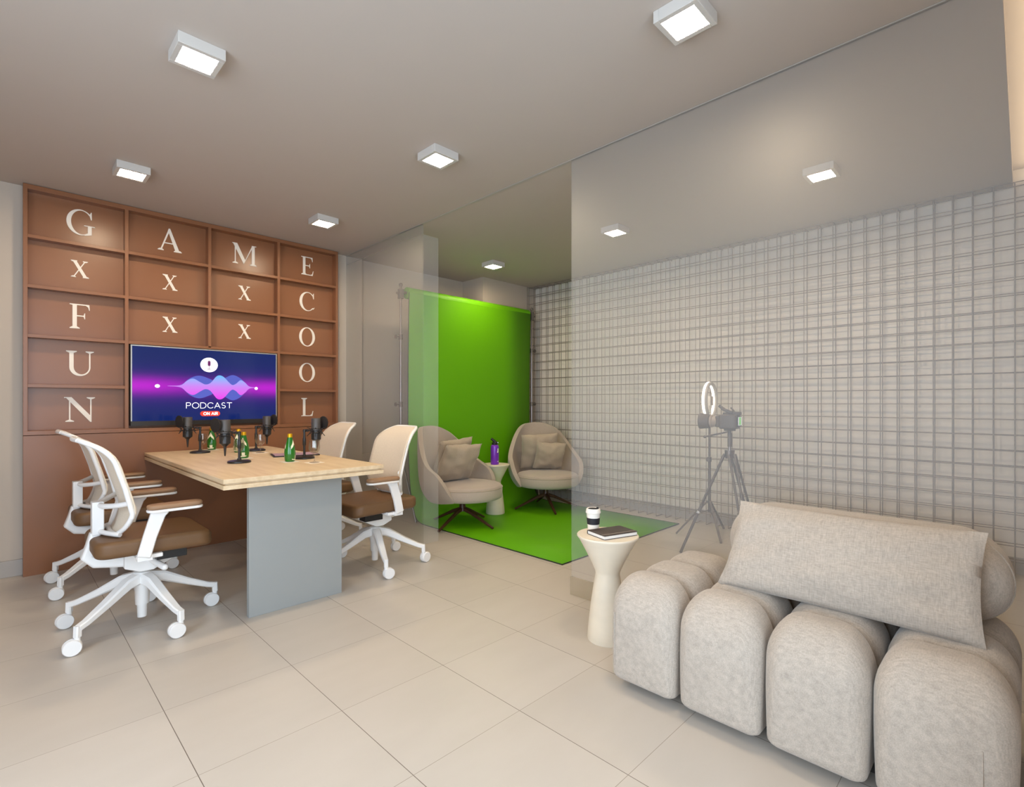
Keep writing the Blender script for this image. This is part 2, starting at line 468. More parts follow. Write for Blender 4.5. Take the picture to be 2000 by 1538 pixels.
# ------------------------------------------------------------------ ceiling lights
LT = [(.57, 2.40, 'square white ceiling light nearest the camera, above the office chairs on the left'),
      (.57, 3.885, 'square ceiling light close to the shelving, above the column with the letter G'),
      (1.79, 3.885, 'square ceiling light close to the shelving, above the letter M'),
      (1.79, 2.40, 'square ceiling light mid-ceiling on the table side of the glass'),
      (1.79, .887, 'large-looking square ceiling light at the top edge of the photo, above the sofa'),
      (3.59, 3.87, 'square ceiling light in front of the green backdrop'),
      (3.59, 2.39, 'square ceiling light behind the glass, middle one of its row'),
      (3.59, .887, 'square ceiling light behind the glass nearest the right end of the wire grid')]
def ceiling_light():
    t = thing('ceiling_light', LT[0][2], 'ceiling light', (LT[0][0], LT[0][1], HC), 0, 'square ceiling lights')
    h, g, d = .084, .063, .045
    bm = B(); t0 = .004
    for x0, x1, y0, y1 in ((-h, h, g, h), (-h, h, -h, -g), (-h, -g, -g, g), (g, h, -g, g)): boxb(bm, x0, x1, y0, y1, -d, 0)
    boxb(bm, -g, g, -g, g, -d*.3, 0)
    obj('frame', bm, M_['whitefix'], t, bevel=.0015)
    bm = B(); boxb(bm, -g, g, -g, g, -d+.002, -d+.006); obj('diffuser', bm, M_['glow'], t)
    return t
cl0 = ceiling_light()
for x, y, lab in LT[1:]: dup(cl0, (x, y, HC), 0, lab)

# ------------------------------------------------------------------ serif letters
def ell(cx, cy, rx, ry, a): return (cx+rx*math.cos(R(a)), cy+ry*math.sin(R(a)))
def arc_pieces(cx, cy, ro, ri, a0, a1, n=40, dx=0):
    out = []
    for k in range(n):
        a, b = a0+(a1-a0)*k/n, a0+(a1-a0)*(k+1)/n
        out.append([ell(cx, cy, *ro, a), ell(cx, cy, *ro, b), ell(cx+dx, cy, *ri, b), ell(cx+dx, cy, *ri, a)])
    return out
def rect(x0, x1, y0, y1): return [(x0, y0), (x1, y0), (x1, y1), (x0, y1)]
def foot(x0, x1, y, d, w=.1, t=.032):
    """bracketed serif under (d=1) or over (d=-1) a stem x0..x1 at height y"""
    return [(x0-w, y), (x1+w, y), (x1+w, y+t*d), (x1+.012, y+(t+.05)*d), (x0-.012, y+(t+.05)*d), (x0-w, y+t*d)]
def glyph(ch):
    T = .135
    if ch == 'F' or ch == 'E':
        g = [rect(.11, .11+T, 0, 1), foot(.11, .11+T, 0, 1, .09), [(.02, 1), (.3, 1), (.3, .968), (.11, .95), (.02, .968)], rect(.11, .62, .958, 1),
             [(.56, 1), (.64, 1), (.655, .77), (.63, .77), (.60, .90), (.53, .958)], rect(.24, .5, .5, .542), [(.455, .5), (.485, .40), (.505, .40), (.505, .645), (.485, .645), (.455, .542)]]
        if ch == 'E': g += [rect(.11, .62, 0, .042), [(.54, .042), (.63, .10), (.67, .26), (.70, .26), (.65, 0), (.55, 0)]]
        return g, .68
    if ch == 'L':
        return [rect(.11, .11+T, 0, 1), foot(.11, .11+T, 1, -1, .09), [(.02, 0), (.3, 0), (.3, .05), (.11, .05), (.02, .032)], rect(.11, .62, 0, .042),
                [(.50, .042), (.60, .10), (.655, .28), (.685, .28), (.635, 0), (.5, 0)]], .68
    if ch == 'A':
        return [[(.10, 0), (.155, 0), (.475, .93), (.43, 1)], [(.40, .93), (.43, 1.02), (.485, 1.02), (.86, 0), (.70, 0)], rect(.24, .68, .33, .372),
                foot(.10, .155, 0, 1, .085), foot(.70, .86, 0, 1, .075)], .96
    if ch == 'M':
        return [rect(.13, .175, 0, 1), [(.04, 1), (.24, 1), (.60, .22), (.54, .02)], [(.54, .02), (.58, .16), (.93, 1), (.96, 1), (.93, .86)], rect(.91, 1.045, 0, 1),
                rect(.91, 1.12, .968, 1), foot(.13, .175, 0, 1, .1), foot(.91, 1.045, 0, 1, .09), [(.02, 1), (.2, 1), (.2, .968), (.02, .968)]], 1.15
    if ch == 'N':
        return [rect(.15, .195, 0, 1), [(.04, 1), (.23, 1), (.86, .20), (.86, -.02), (.82, -.02)], rect(.815, .86, -.01, 1), foot(.15, .195, 0, 1, .11), foot(.815, .86, 1, -1, .11),
                [(.0, 1), (.2, 1), (.2, .968), (.0, .968)]], .98
    if ch == 'U':
        g = [rect(.12, .12+T, .33, 1), rect(.74, .785, .33, 1), foot(.12, .12+T, 1, -1, .1), foot(.74, .785, 1, -1, .11)]
        g += arc_pieces(.4525, .34, (.3325, .36), (.24, .29), 180, 360, dx=.045)
        return g, .9
    if ch == 'X':
        return [[(.09, 1), (.27, 1), (.80, 0), (.62, 0)], [(.66, 1), (.72, 1), (.175, 0), (.115, 0)], foot(.10, .25, 1, -1, .07), foot(.645, .79, 0, 1, .075), foot(.665, .72, 1, -1, .09), foot(.115, .17, 0, 1, .09)], .88
    if ch == 'O':
        return arc_pieces(.47, .5, (.44, .525), (.30, .485), 0, 360, 56), .94
    if ch in 'CG':
        g = arc_pieces(.47, .5, (.44, .525), (.33, .485), 42, 318 if ch == 'C' else 300, 48, dx=.035)
        g += [[(.755, .86), (.80, .98), (.825, .98), (.83, .67), (.80, .67), (.765, .80)]]
        if ch == 'C': g += [[(.79, .15), (.84, .20), (.865, .195), (.80, .08)]]
        else:
            g += [rect(.70, .70+T-.01, .04, .40), rect(.58, .93, .375, .408), [(.60, -.02), (.70, .005), (.825, .045), (.825, .12), (.70, .10), (.62, .03)]]
        return g, .9
def letter(ch, xc, zc, cap, parent, y):
    g, w = glyph(ch); bm = B()
    for i, poly in enumerate(g):      # each stroke a hair thicker than the last, so overlaps never coincide
        prism(bm, poly, lambda u, v, t: V(xc+(u-w/2)*cap, y-t, zc+(v-.5)*cap), .0035+.00002*i)
    return obj('letter', bm, M_['letter'], parent, smooth=0, label='white letter '+ch)

# ------------------------------------------------------------------ shelving wall unit
YS = 4.635; YB = 4.708                 # front edge, face of the back board
SX = [.115, .652, 1.191, 1.730, 2.268]
SZ = [2.574, 2.245, 1.916, 1.587, 1.256, .945]
sh = thing('shelving_unit', 'terracotta wall shelving with square cubbies, white letters and the television', 'shelving', (0, 0, 0))
tk = .022
bm = B(); boxb(bm, .104, 2.279, YB, 4.715, .93, HC-.003); obj('back_panel', bm, M_['terra'], sh)
for x in (SX[0], SX[4]):
    bm = B(); boxb(bm, x-tk/2, x+tk/2, YS, YB, .932, HC-.003); obj('side_panel', bm, M_['terra'], sh, bevel=.001)
bm = B(); boxb(bm, SX[0]+tk/2, SX[4]-tk/2, YS, YB, HC-.034, HC-.003); obj('top_panel', bm, M_['terra'], sh, bevel=.001)
for x, z0 in ((SX[1], .956), (SX[2], SZ[3]), (SX[3], .956)):
    bm = B(); boxb(bm, x-tk/2, x+tk/2, YS, YB, z0, HC-.034); obj('divider', bm, M_['terra'], sh, bevel=.001)
for c in range(4):
    rows = (1, 2, 3, 4) if c in (0, 3) else (1, 2)
    for k in rows:
        bm = B(); boxb(bm, SX[c]+tk/2, SX[c+1]-tk/2, YS, YB, SZ[k]-tk/2, SZ[k]+tk/2); obj('shelf', bm, M_['terra'], sh, bevel=.001)
bm = B(); boxb(bm, SX[1]+tk/2, SX[3]-tk/2, YS, YB, SZ[3]-tk/2, SZ[3]+tk/2); obj('shelf', bm, M_['terra'], sh, bevel=.001)
bm = B(); boxb(bm, .104, 2.279, YS-.004, YB, .928, .956); obj('ledge', bm, M_['terra'], sh, bevel=.001)
bm = B(); boxb(bm, .104, 2.279, YS, 4.715, 0, .925); obj('lower_panel', bm, M_['terra'], sh, bevel=.001)
cc = [(SX[i]+SX[i+1])/2 for i in range(4)]; rz = [(SZ[i]+SZ[i+1])/2 for i in range(5)]
for k, ch in enumerate('GXFUN'): letter(ch, cc[0]+.012, rz[k]+(.006, .004, 0, 0, -.004)[k], .118 if ch == 'X' else .172, sh, YB)
for k, ch in enumerate('AXX'): letter(ch, cc[1]+.012, rz[k], .118 if ch == 'X' else .172, sh, YB)
for k, ch in enumerate('MXX'): letter(ch, cc[2]+.012, rz[k], .118 if ch == 'X' else .172, sh, YB)
for k, ch in enumerate('ECOOL'): letter(ch, cc[3]+.012, rz[k]+.004, .168, sh, YB)

# ------------------------------------------------------------------ television
TX, TZ = 1.191, 1.272; TW, TH = 1.036, .598; TY = 4.622
tv = thing('television', 'wide flat television showing a purple sound wave and PODCAST ON AIR', 'television', (TX, TY, TZ))
bm = B(); boxb(bm, -TW/2, TW/2, .006, .078, -TH/2, TH/2); obj('housing', bm, M_['tvframe'], tv, bevel=.003)
bm = B(); e = .009
for x0, x1, z0, z1 in ((-TW/2, TW/2, TH/2-e, TH/2), (-TW/2, -TW/2+e, -TH/2+.034, TH/2-e), (TW/2-e, TW/2, -TH/2+.034, TH/2-e)): boxb(bm, x0, x1, 0, .006, z0, z1)
obj('edge', bm, M_['tvedge'], tv, bevel=.001, label='thin silver edge')
bm = B(); boxb(bm, -TW/2, TW/2, -.002, .006, -TH/2, -TH/2+.034)
for k in range(7): boxb(bm, -.03+k*.009, -.025+k*.009, -.0026, -.002, -TH/2+.013, -TH/2+.021)
bz = obj('lower_bezel', bm, M_['tvframe'], tv)
bm = B(); boxb(bm, -TW/2+e, TW/2-e, .0015, .006, -TH/2+.034, TH/2-e); scr = obj('screen', bm, M_['tvscreen'], tv)
def flat(name, polys, m, y):
    bm = B()
    for p in polys: prism(bm, p, lambda u, v, t: V(u, y-t, v), .0004)
    return obj(name, bm, m, scr, smooth=0)
def wavepoly(f, x0, x1, n=90):
    xs = [x0+(x1-x0)*k/n for k in range(n+1)]
    return [[(a, -f(a)*1.08), (b, -f(b)*1.08), (b, f(b)), (a, f(a))] for a, b in zip(xs, xs[1:])]
w2 = [(-.27, .001), (-.20, .012), (-.14, .065), (-.075, .086), (0.0, .062), (.045, .04), (.10, .07), (.165, .10), (.23, .07), (.28, .015), (.33, .001)]
w1 = [(-.29, .001), (-.20, .010), (-.16, .045), (-.12, .062), (-.07, .035), (-.035, .018), (.0, .03), (.045, .085), (.07, .094), (.10, .08), (.145, .03), (.165, .018), (.19, .03), (.225, .06), (.26, .04), (.29, .01), (.35, .001)]
flat('wave_graphic', wavepoly(lambda x: smooth_tab(w2, x), -.27, .33), M_['e_wave'], .0010)
flat('wave_graphic', wavepoly(lambda x: smooth_tab(w1, x), -.29, .35), M_['e_pink'], .0004)
disc = lambda cx, cz, rx, rz, n=36: [ell(cx, cz, rx, rz, 360*k/n) for k in range(n)]
flat('icon_disc', [disc(-.008, .175, .062, .058)], M_['e_white'], .0010)
flat('icon_microphone', [rect(-.0185, .0025, .176, .196), disc(-.008, .196, .0105, .013), disc(-.008, .176, .0105, .011), rect(-.0095, -.0065, .142, .168), rect(-.021, .005, .138, .142)], M_['e_mic'], .0004)
flat('spark_graphic', [disc(-.355, -.002, .016, .013)], M_['e_white'], .0004)
flat('spark_graphic', [disc(.347, -.006, .013, .012)], M_['e_white'], .0004)
def strokes(text, defs, x, z, h, gap, w, asp=1.0):
    """mono-line lettering as quads"""
    polys = []
    for ch in text:
        if ch == ' ': x += h*.5; continue
        lines, wd = defs[ch]
        for ln in lines:
            P = [(x+u*h*asp, z+v*h) for u, v in ln]
            for a, b in zip(P, P[1:]):
                d = Vector((b[0]-a[0], b[1]-a[1])); l = d.length
                if l < 1e-7: continue
                d /= l; n = Vector((-d.y, d.x))*w/2; d *= w*.35
                polys.append([(a[0]-d.x+n.x, a[1]-d.y+n.y), (a[0]-d.x-n.x, a[1]-d.y-n.y), (b[0]+d.x-n.x, b[1]+d.y-n.y), (b[0]+d.x+n.x, b[1]+d.y+n.y)])
        x += (wd+gap)*h*asp
    return polys
def ar(cx, cy, rx, ry, a0, a1, n=16): return [ell(cx, cy, rx, ry, a0+(a1-a0)*k/n) for k in range(n+1)]
FONT = {'P': ([[(0, 0), (0, 1)], [(0, 1), (.4, 1)]+ar(.4, .74, .26, .26, 90, -90)+[(0, .48)]], .66), 'O': ([ar(.52, .5, .52, .5, 0, 360, 28)], 1.04),
        'D': ([[(0, 0), (0, 1), (.38, 1)]+ar(.38, .5, .5, .5, 90, -90)+[(0, 0)]], .88), 'C': ([ar(.5, .5, .5, .5, 42, 318, 24)], .88),
        'A': ([[(0, 0), (.45, 1), (.9, 0)], [(.16, .33), (.74, .33)]], .9), 'S': ([ar(.32, .74, .28, .26, 40, 270, 14)+ar(.32, .25, .3, .25, 90, -140, 14)], .66),
        'T': ([[(0, 1), (.8, 1)], [(.4, 1), (.4, 0)]], .8), 'N': ([[(0, 0), (0, 1), (.72, 0), (.72, 1)]], .72), 'I': ([[(0, 0), (0, 1)]], .06),
        'R': ([[(0, 0), (0, 1), (.36, 1)]+ar(.36, .75, .25, .25, 90, -90)+[(0, .5)], [(.34, .5), (.64, 0)]], .66)}
flat('podcast_lettering', strokes('PODCAST', FONT, -.166, -.171, .043, .26, .0042, 1.02), M_['e_white'], .0010)
def pill(hx, hz, cz): return [(x, cz+z) for x, z in rrect(hx, hz, hz, 8)]
flat('on_air_badge', [pill(.071, .020, -.215)], M_['e_red'], .0010)
flat('on_air_lettering', strokes('ON AIR', FONT, -.047, -.225, .020, .30, .0044, .98), M_['e_white'], .0004)

# ------------------------------------------------------------------ conference table
TT = .772; x0, x1, y0, y1 = .757, 1.627, 2.72, 4.630
tb = thing('conference_table', 'long pale oak conference table with grey panel leg', 'table', (1.192, 3.675, 0))
ox, oy = 1.192, 3.675
bm = B(); boxb(bm, x0-ox, x1-ox, y0-oy, y1-oy, .750, TT); obj('tabletop', bm, M_['oak'], tb, bevel=.0012)
bm = B(); boxb(bm, x0-ox+.012, x1-ox-.012, y0-oy+.012, y1-oy, .741, .750); boxb(bm, x0-ox, x1-ox, y0-oy, y1-oy, .720, .741); obj('lower_board', bm, M_['oak'], tb, bevel=.0012)
for yy in (2.905,):
    bm = B(); boxb(bm, .931-ox, 1.452-ox, yy-oy, yy-oy+.035, 0, .720); obj('panel_leg', bm, M_['graypanel'], tb, bevel=.0012, label='grey panel leg')

# ------------------------------------------------------------------ office chairs
def make_office_chair(loc, rz, lab):
    t = thing('office_chair', lab, 'office chair', loc, rz, 'office chairs round the table')
    W = M_['white']
    bm = B(); lathe(bm, [(.018, .034), (.021, .035), (.023, .10), (.030, .102), (.033, .17), (.040, .205), (.044, .25), (.040, .268), (.026, .275)], 28)
    obj('hub', bm, W, t)
    for k in range(5):
        a = R(72*k); d = V(math.cos(a), math.sin(a), 0); s = (-math.sin(a), math.cos(a), 0)
        bm = B()
        bar(bm, [d*.02+V(0, 0, .240), d*.09+V(0, 0, .228), d*.2+V(0, 0, .172), d*.300+V(0, 0, .126), d*.334+V(0, 0, .116)], [.062, .052, .044, .034, .03], [.058, .052, .036, .028, .028], s)
        bar(bm, [d*.336+V(0, 0, .128), d*.338+V(0, 0, .078)], .026, .026, s)
        lg = obj('leg', bm, W, t, smooth=30)
        bm = B()
        ca = R((4, -8, 10, -3, 6)[k]); ax = V(-math.sin(ca), math.cos(ca), 0); c0 = d*.338-V(math.cos(ca), math.sin(ca), 0)*.018+V(0, 0, .0365)
        for sgn in (-1, 1):
            tube(bm, [c0+ax*sgn*.003, c0+ax*sgn*.004, c0+ax*sgn*.017, c0+ax*sgn*.021], [.034, .036, .036, .033], 30)
        cyl(bm, c0-ax*.006, c0+ax*.006, .028, seg=20)
        cyl(bm, d*.338+V(0, 0, .05), d*.338+V(0, 0, .082), .012)
        obj('caster', bm, W, lg)
    bm = B(); cyl(bm, (0, 0, .270), (0, 0, .310), .014); obj('gas_lift', bm, M_['chrome'], t, label='chrome gas lift column')
    # under-seat mechanism
    bm = B()
    prism(bm, [(-.085, .315), (-.02, .288), (.035, .288), (.165, .352), (.20, .398), (.185, .408), (-.085, .395)], lambda u, v, w: V(u, -.085+w, v), .17)
    boxb(bm, -.06, .045, -.25, .25, .388, .408)
    obj('mechanism', bm, W, t, bevel=.004)
    bm = B(); boxb(bm, .035, .165, -.165, .165, .352, .394); obj('tilt_insert', bm, M_['black'], t, bevel=.002, label='black ribbed insert under the seat')
    bm = B(); cyl(bm, (.02, -.07, .345), (.062, -.190, .318), .014, .0155); sphere(bm, (.0625, -.191, .318), .0155)
    obj('lever', bm, W, t)
    # spine
    bm = B()
    bar(bm, [(.0, 0, .335), (-.12, 0, .350), (-.192, 0, .360), (-.222, 0, .388), (-.205, 0, .44), (-.190, 0, .50)], [.10, .09, .075, .064, .058, .056], [.06, .058, .055, .052, .046, .044])
    boxb(bm, -.205, -.158, -.032, .032, .492, .655)
    obj('spine', bm, W, t, bevel=.004)
    # back
    prof = [(.50, -.098), (.54, -.078), (.615, -.064), (.69, -.080), (.78, -.106), (.868, -.134), (.926, -.175), (.968, -.238)]
    xb = lambda y, z: smooth_tab(prof, z)-.030*(1-(y/.215)**2)
    zt = lambda y: .968
    outline = []
    for y, z in rrect(.212, .233, .11, 10): outline.append((y, .735+z))
    outline = [(y*(1 if z > .62 else .90+.10*((z-.5)/.12)), z) for y, z in outline]
    dense = curve_pts([V(0, y, z) for y, z in outline], 2, True)
    bm = B(); tube(bm, [V(xb(p.y, p.z)-.006, p.y*.985, p.z-.002) for p in dense], .0115, 10, True)
    for s in (-1, 1):
        tube(bm, curve_pts([(-.175, s*.02, .640), (-.165, s*.07, .638), (-.125, s*.14, .645), (xb(.2, .655), s*.205, .66)], 5), [.013]*15+[.016], 10)
        tube(bm, curve_pts([(-.175, s*.02, .510), (-.160, s*.07, .508), (-.13, s*.13, .506), (xb(.15, .503), s*.155, .505)], 5), .012, 10)
    obj('back_frame', bm, W, t)
    bm = B(); n = 16; m = 22; vs = []
    def half(z):
        best = .0
        for y, zz in outline:
            if abs(zz-z) < .02: best = max(best, abs(y))
        return best
    for j in range(m+1):
        z = .735+.231*math.sin(PI*(j/m-.5))
        h_ = .0
        # half width at this height from the rounded outline
        hz = .233; rr = .11; dz = abs(z-.735)
        h_ = .212 if dz < hz-rr else .212-rr+math.sqrt(max(rr*rr-(dz-(hz-rr))**2, 0))
        if z < .62: h_ *= .90+.10*((z-.5)/.12)
        vs.append([bm.verts.new(V(xb(h_*(2*k/n-1), z)+.006, 1.02*h_*(2*k/n-1), z)) for k in range(n+1)])
    for j in range(m):
        for k in range(n): bm.faces.new((vs[j][k], vs[j][k+1], vs[j+1][k+1], vs[j+1][k]))
    obj('back_mesh', bm, M_['meshfab'], t, solid=.006, label='beige mesh back panel')
    # seat
    def warp(p):
        u = (p.x+.215)/.49
        return V(p.x, p.y, p.z - .016*max(0, u-.6)**2/.16*1.0 + .008*(abs(p.y)/.24)**3 - .003)
    bm = B(); slab(bm, (.030, 0), .245, .238, .405, .487, .07, .026, 8, 6, warp)
    st = obj('seat', bm, M_['leather'], t, label='brown leather seat')
    for s in (-1, 1):
        bm = B()
        bar(bm, [(-.040, s*.235, .395), (-.034, s*.262, .41), (-.012, s*.268, .50), (.020, s*.268, .600), (.030, s*.268, .622)], .024, [.05, .056, .056, .062, .075], (0, 1, 0))
        boxb(bm, -.06, .0, min(s*.2, s*.262), max(s*.2, s*.262), .384, .410)
        slab(bm, (.092, s*.268), .118, .040, .614, .627, .035, .004, 6, 2)
        ar_ = obj('armrest', bm, W, t, smooth=30)
        bm = B(); slab(bm, (.092, s*.268), .117, .039, .627, .650, .036, .010, 6, 4); obj('arm_pad', bm, M_['pad'], ar_, label='tan arm pad')
    return t
ch0 = make_office_chair((.52, 3.24, 0), 0, 'white task chair with brown seat, front one on the left side of the table')
dup(ch0, (.52, 4.165, 0), 0, 'white task chair on the left side of the table, nearer the shelving, half hidden')
dup(ch0, (1.87, 3.245, 0), PI, 'white task chair on the right side of the table, beside the grey armchair')
dup(ch0, (1.87, 4.150, 0), PI, 'white task chair on the right side of the table, close to the shelving')

# ------------------------------------------------------------------ microphones
def make_mic(loc, rz, lab, side):
    t = thing('podcast_microphone', lab, 'microphone', loc, rz, 'podcast microphones')
    K = M_['mic']
    bm = B(); lathe(bm, [(.066, 0), (.067, .005), (.065, .011), (.054, .015), (.013, .019), (.011, .026)], 36); obj('base', bm, K, t)
    bm = B(); cyl(bm, (0, 0, .02), (0, 0, .10), .0075); lathe(bm, [(.010, .088), (.0115, .09), (.0105, .132), (.0075, .14), (.007, .176), (.009, .178), (.009, .19), (.006, .194)], 18); obj('stand', bm, K, t)
    bm = B(); tube(bm, [(0, 0, .183), (.025, 0, .186), (.042, 0, .188)], [.007, .007, .006], 10); cyl(bm, (.018, -.012, .186), (.018, .012, .186), .009); obj('arm', bm, K, t)
    cx = .080
    bm = B(); lathe(bm, [(.0, .045), (.003, .046), (.005, .055), (.007, .085), (.009, .104), (.024, .118), (.031, .124), (.031, .165), (.027, .168), (.027, .182), (.031, .185)], 28, (cx, 0, 0)); obj('body', bm, K, t)
    bm = B(); lathe(bm, [(.0305, .185), (.0305, .262), (.028, .267), (.0, .268)], 28, (cx, 0, 0)); obj('grille', bm, M_['grille'], t)
    bm = B()
    for z in (.172, .196): tube(bm, [(cx+.037*math.cos(2*PI*k/24), .037*math.sin(2*PI*k/24), z) for k in range(24)], .0022, 6, True)
    for k in range(8):
        a = 2*PI*k/8+.3; c, s = math.cos(a), math.sin(a)
        tube(bm, [(cx+.036*c, .036*s, .196), (cx+.056*c, .056*s, .205 if k % 2 else .16)], .0026, 6)
        tube(bm, [(cx+.036*c, .036*s, .172), (cx+.056*c, .056*s, .146 if k % 2 else .186)], .0026, 6)
    obj('shock_mount', bm, M_['mic'], t)
    px = cx+.052; pd = V(math.cos(R(side)), math.sin(R(side)), 0); pc = V(px, 0, .235)
    bm = B(); tube(bm, [pc-pd*.006, pc-pd*.004, pc+pd*.004, pc+pd*.006], [.040, .044, .044, .040], 30)
    pf = obj('pop_filter', bm, M_['popf'], t)
    bm = B(); tube(bm, [(cx+.035, 0, .19), (px-.012, 0, .185), (px, 0, .195)], .003, 6); obj('clip', bm, K, pf)
    return t
m0 = make_mic((1.046, 3.44, TT), PI, 'black podcast microphone on the front left of the table', 18)
dup(m0, (1.046, 4.32, TT), PI, 'black podcast microphone on the left side of the table, nearer the television')
m1 = make_mic((1.397, 4.20, TT), 0, 'black podcast microphone in front of the lower right corner of the television', 12)
dup(m1, (1.430, 3.39, TT), 0, 'black podcast microphone below the letter L, between green bottle and wine glass')

# ------------------------------------------------------------------ bottles, napkins, glasses
def make_bottle(loc, rz, lab):
    t = thing('water_bottle', lab, 'bottle', loc, rz, 'green water bottles on the table')
    prof = [(0, 0), (.024, .0), (.029, .004), (.0305, .012), (.033, .04), (.0335, .055), (.031, .078), (.026, .10), (.020, .125), (.0155, .145), (.0135, .156), (.0125, .160), (0, .160)]
    bm = B(); lathe(bm, prof, 32); obj('glass_body', bm, M_['bottle'], t)
    bm = B(); lathe(bm, [(.0135, .152), (.0145, .153), (.0145, .172), (.013, .175), (0, .175)], 24); obj('cap', bm, M_['gold'], t, label='gold cap')
    rad = lambda z: smooth_tab([(r[1], r[0]) for r in prof[2:11]], z)
    bm = B()
    def patch(cells):
        for a0, a1, lo, hi in cells:
            n = 10
            for i in range(n):
                A, Bq = a0+(a1-a0)*i/n, a0+(a1-a0)*(i+1)/n
                qs = []
                for a, z in ((A, lo((A-a0)/(a1-a0))), (Bq, lo((Bq-a0)/(a1-a0))), (Bq, hi((Bq-a0)/(a1-a0))), (A, hi((A-a0)/(a1-a0)))):
                    r = rad(z)+.0006; qs.append(V(r*math.cos(R(a)), r*math.sin(R(a)), z))
                bm.faces.new([bm.verts.new(q) for q in qs])
    lo = lambda u: .080+.028*(1-abs(2*u-1)); hi = lambda u: .098+.040*(1-abs(2*u-1))
    patch([(-38, 66, lo, hi), (150, 250, lo, hi)])
    patch([(10, 44, lambda u: .018, lambda u: .040), (-30, 60, lambda u: .010+.004*(2*u-1)**2, lambda u: .016+.004*(2*u-1)**2)])
    obj('paper_label', bm, M_['label'], t, smooth=0, label='cream pointed neck label')
    return t
BZ = TT+.0016
b0 = make_bottle((1.285, 3.262, BZ), R(-60), 'green glass water bottle with gold cap, rightmost one on the table')
dup(b0, (1.150, 3.690, BZ), R(-140), 'green glass water bottle just right of the front left microphone')
dup(b0, (1.262, 4.17, TT), R(-150), 'green glass water bottle half hidden behind another green bottle mid-table')
dup(b0, (1.176, 4.525, BZ), R(-140), 'green glass water bottle farthest back, left, close to the shelving')
def make_napkin(x, y, lab, first=[None]):
    if first[0] is None:
        bm = B(); slab(bm, (0, 0), .046, .046, 0, .0014, .002, .0004, 2, 1)
        o = obj('paper_napkin', bm, M_['napkin']); first[0] = o
    else:
        o = first[0].copy(); COL.objects.link(o)
    o.location = (x, y, TT+.0001); tag(o, lab, 'napkin', 'square paper napkins on the table'); return o
make_napkin(1.285, 3.262, 'square white napkin under the rightmost green bottle')
make_napkin(1.375, 3.110, 'square white napkin under the wine glass nearest the right table edge')
make_napkin(1.150, 3.690, 'square white napkin under the green bottle beside the front left microphone')
make_napkin(1.176, 4.525, 'square white napkin under the farthest green bottle')
make_napkin(1.360, 4.000, 'square white napkin under the wine glass in front of the far right microphone')
def make_glass(loc, lab):
    t = thing('wine_glass', lab, 'wine glass', loc, 0, 'wine glasses on the table')
    bm = B(); lathe(bm, [(.0, .052), (.010, .053), (.024, .064), (.0325, .082), (.0335, .098), (.030, .136), (.0286, .136), (.032, .098), (.031, .083), (.023, .067), (.0, .056)], 32); obj('bowl', bm, M_['glassw'], t)
    bm = B(); lathe(bm, [(.030, 0), (.030, .0015), (.010, .004), (.0038, .010), (.0034, .046), (.008, .0525), (.0, .0525)], 28); obj('stem', bm, M_['glassw'], t)
    return t
g0 = make_glass((1.375, 3.110, BZ), 'stemmed wine glass nearest the right edge of the table')
dup(g0, (1.360, 4.000, BZ), 0, 'stemmed wine glass below the far right microphone')
dup(g0, (1.092, 3.600, TT), 0, 'stemmed wine glass behind the pole of the front left microphone')
dup(g0, (1.095, 4.455, TT), 0, 'stemmed wine glass farthest back beside the farthest green bottle')
tab = thing('tablet', 'thin dark tablet lying flat behind the rightmost green bottle', 'tablet', (1.480, 3.665, TT), R(-14))
bm = B(); slab(bm, (0, 0), .15, .11, 0, .008, .012, .003, 5, 3); obj('housing', bm, M_['black'], tab)
bm = B(); slab(bm, (0, 0), .138, .098, .008, .0088, .004, .0003, 3, 1); obj('screen', bm, M_['tabscr'], tab)

# ------------------------------------------------------------------ green backdrop and its stands
bd = thing('green_screen_backdrop', 'bright green backdrop hanging from a roll and sweeping over the floor', 'backdrop', (3.655, 4.27, 0))
bx, by = 3.655, 4.27; hw = .858
prof = [(4.205, 2.215), (4.212, 2.10), (4.225, 1.5), (4.228, .9), (4.218, .62), (4.192, .34), (4.155, .16), (4.09, .045), (4.0, .008), (3.85, .0045)]
pp = curve_pts([(0, y, z) for y, z in prof], 6)+[V(0, 3.4, .0045), V(0, 2.8, .0045), V(0, 2.305, .0045)]
bm = B(); rows = []
for p in pp: rows.append([bm.verts.new(V(x*hw, p.y-by, p.z)) for x in (-1, -.5, 0, .5, 1)])
for a, b in zip(rows, rows[1:]):
    for k in range(4): bm.faces.new((a[k], a[k+1], b[k+1], b[k]))
obj('cloth', bm, M_['green'], bd, solid=.003)
bm = B()
for s in (-1, 1):
    bar(bm, [V(s*(hw+.003), p.y-by, p.z+.001) for p in pp], .007, .005, (1, 0, 0))
bar(bm, [(-hw-.006, 2.301-by, .0045), (hw+.006, 2.301-by, .0045)], .008, .006, (0, 1, 0))
obj('hem', bm, M_['greenedge'], bd, label='thin dark hem')
bm = B(); cyl(bm, (-hw, -.01, 2.215), (hw, -.01, 2.215), .056, seg=32); obj('roll', bm, M_['green'], bd)
bm = B(); cyl(bm, (-hw-.075, -.01, 2.215), (hw+.075, -.01, 2.215), .014); obj('crossbar', bm, M_['steel'], bd, label='steel crossbar')
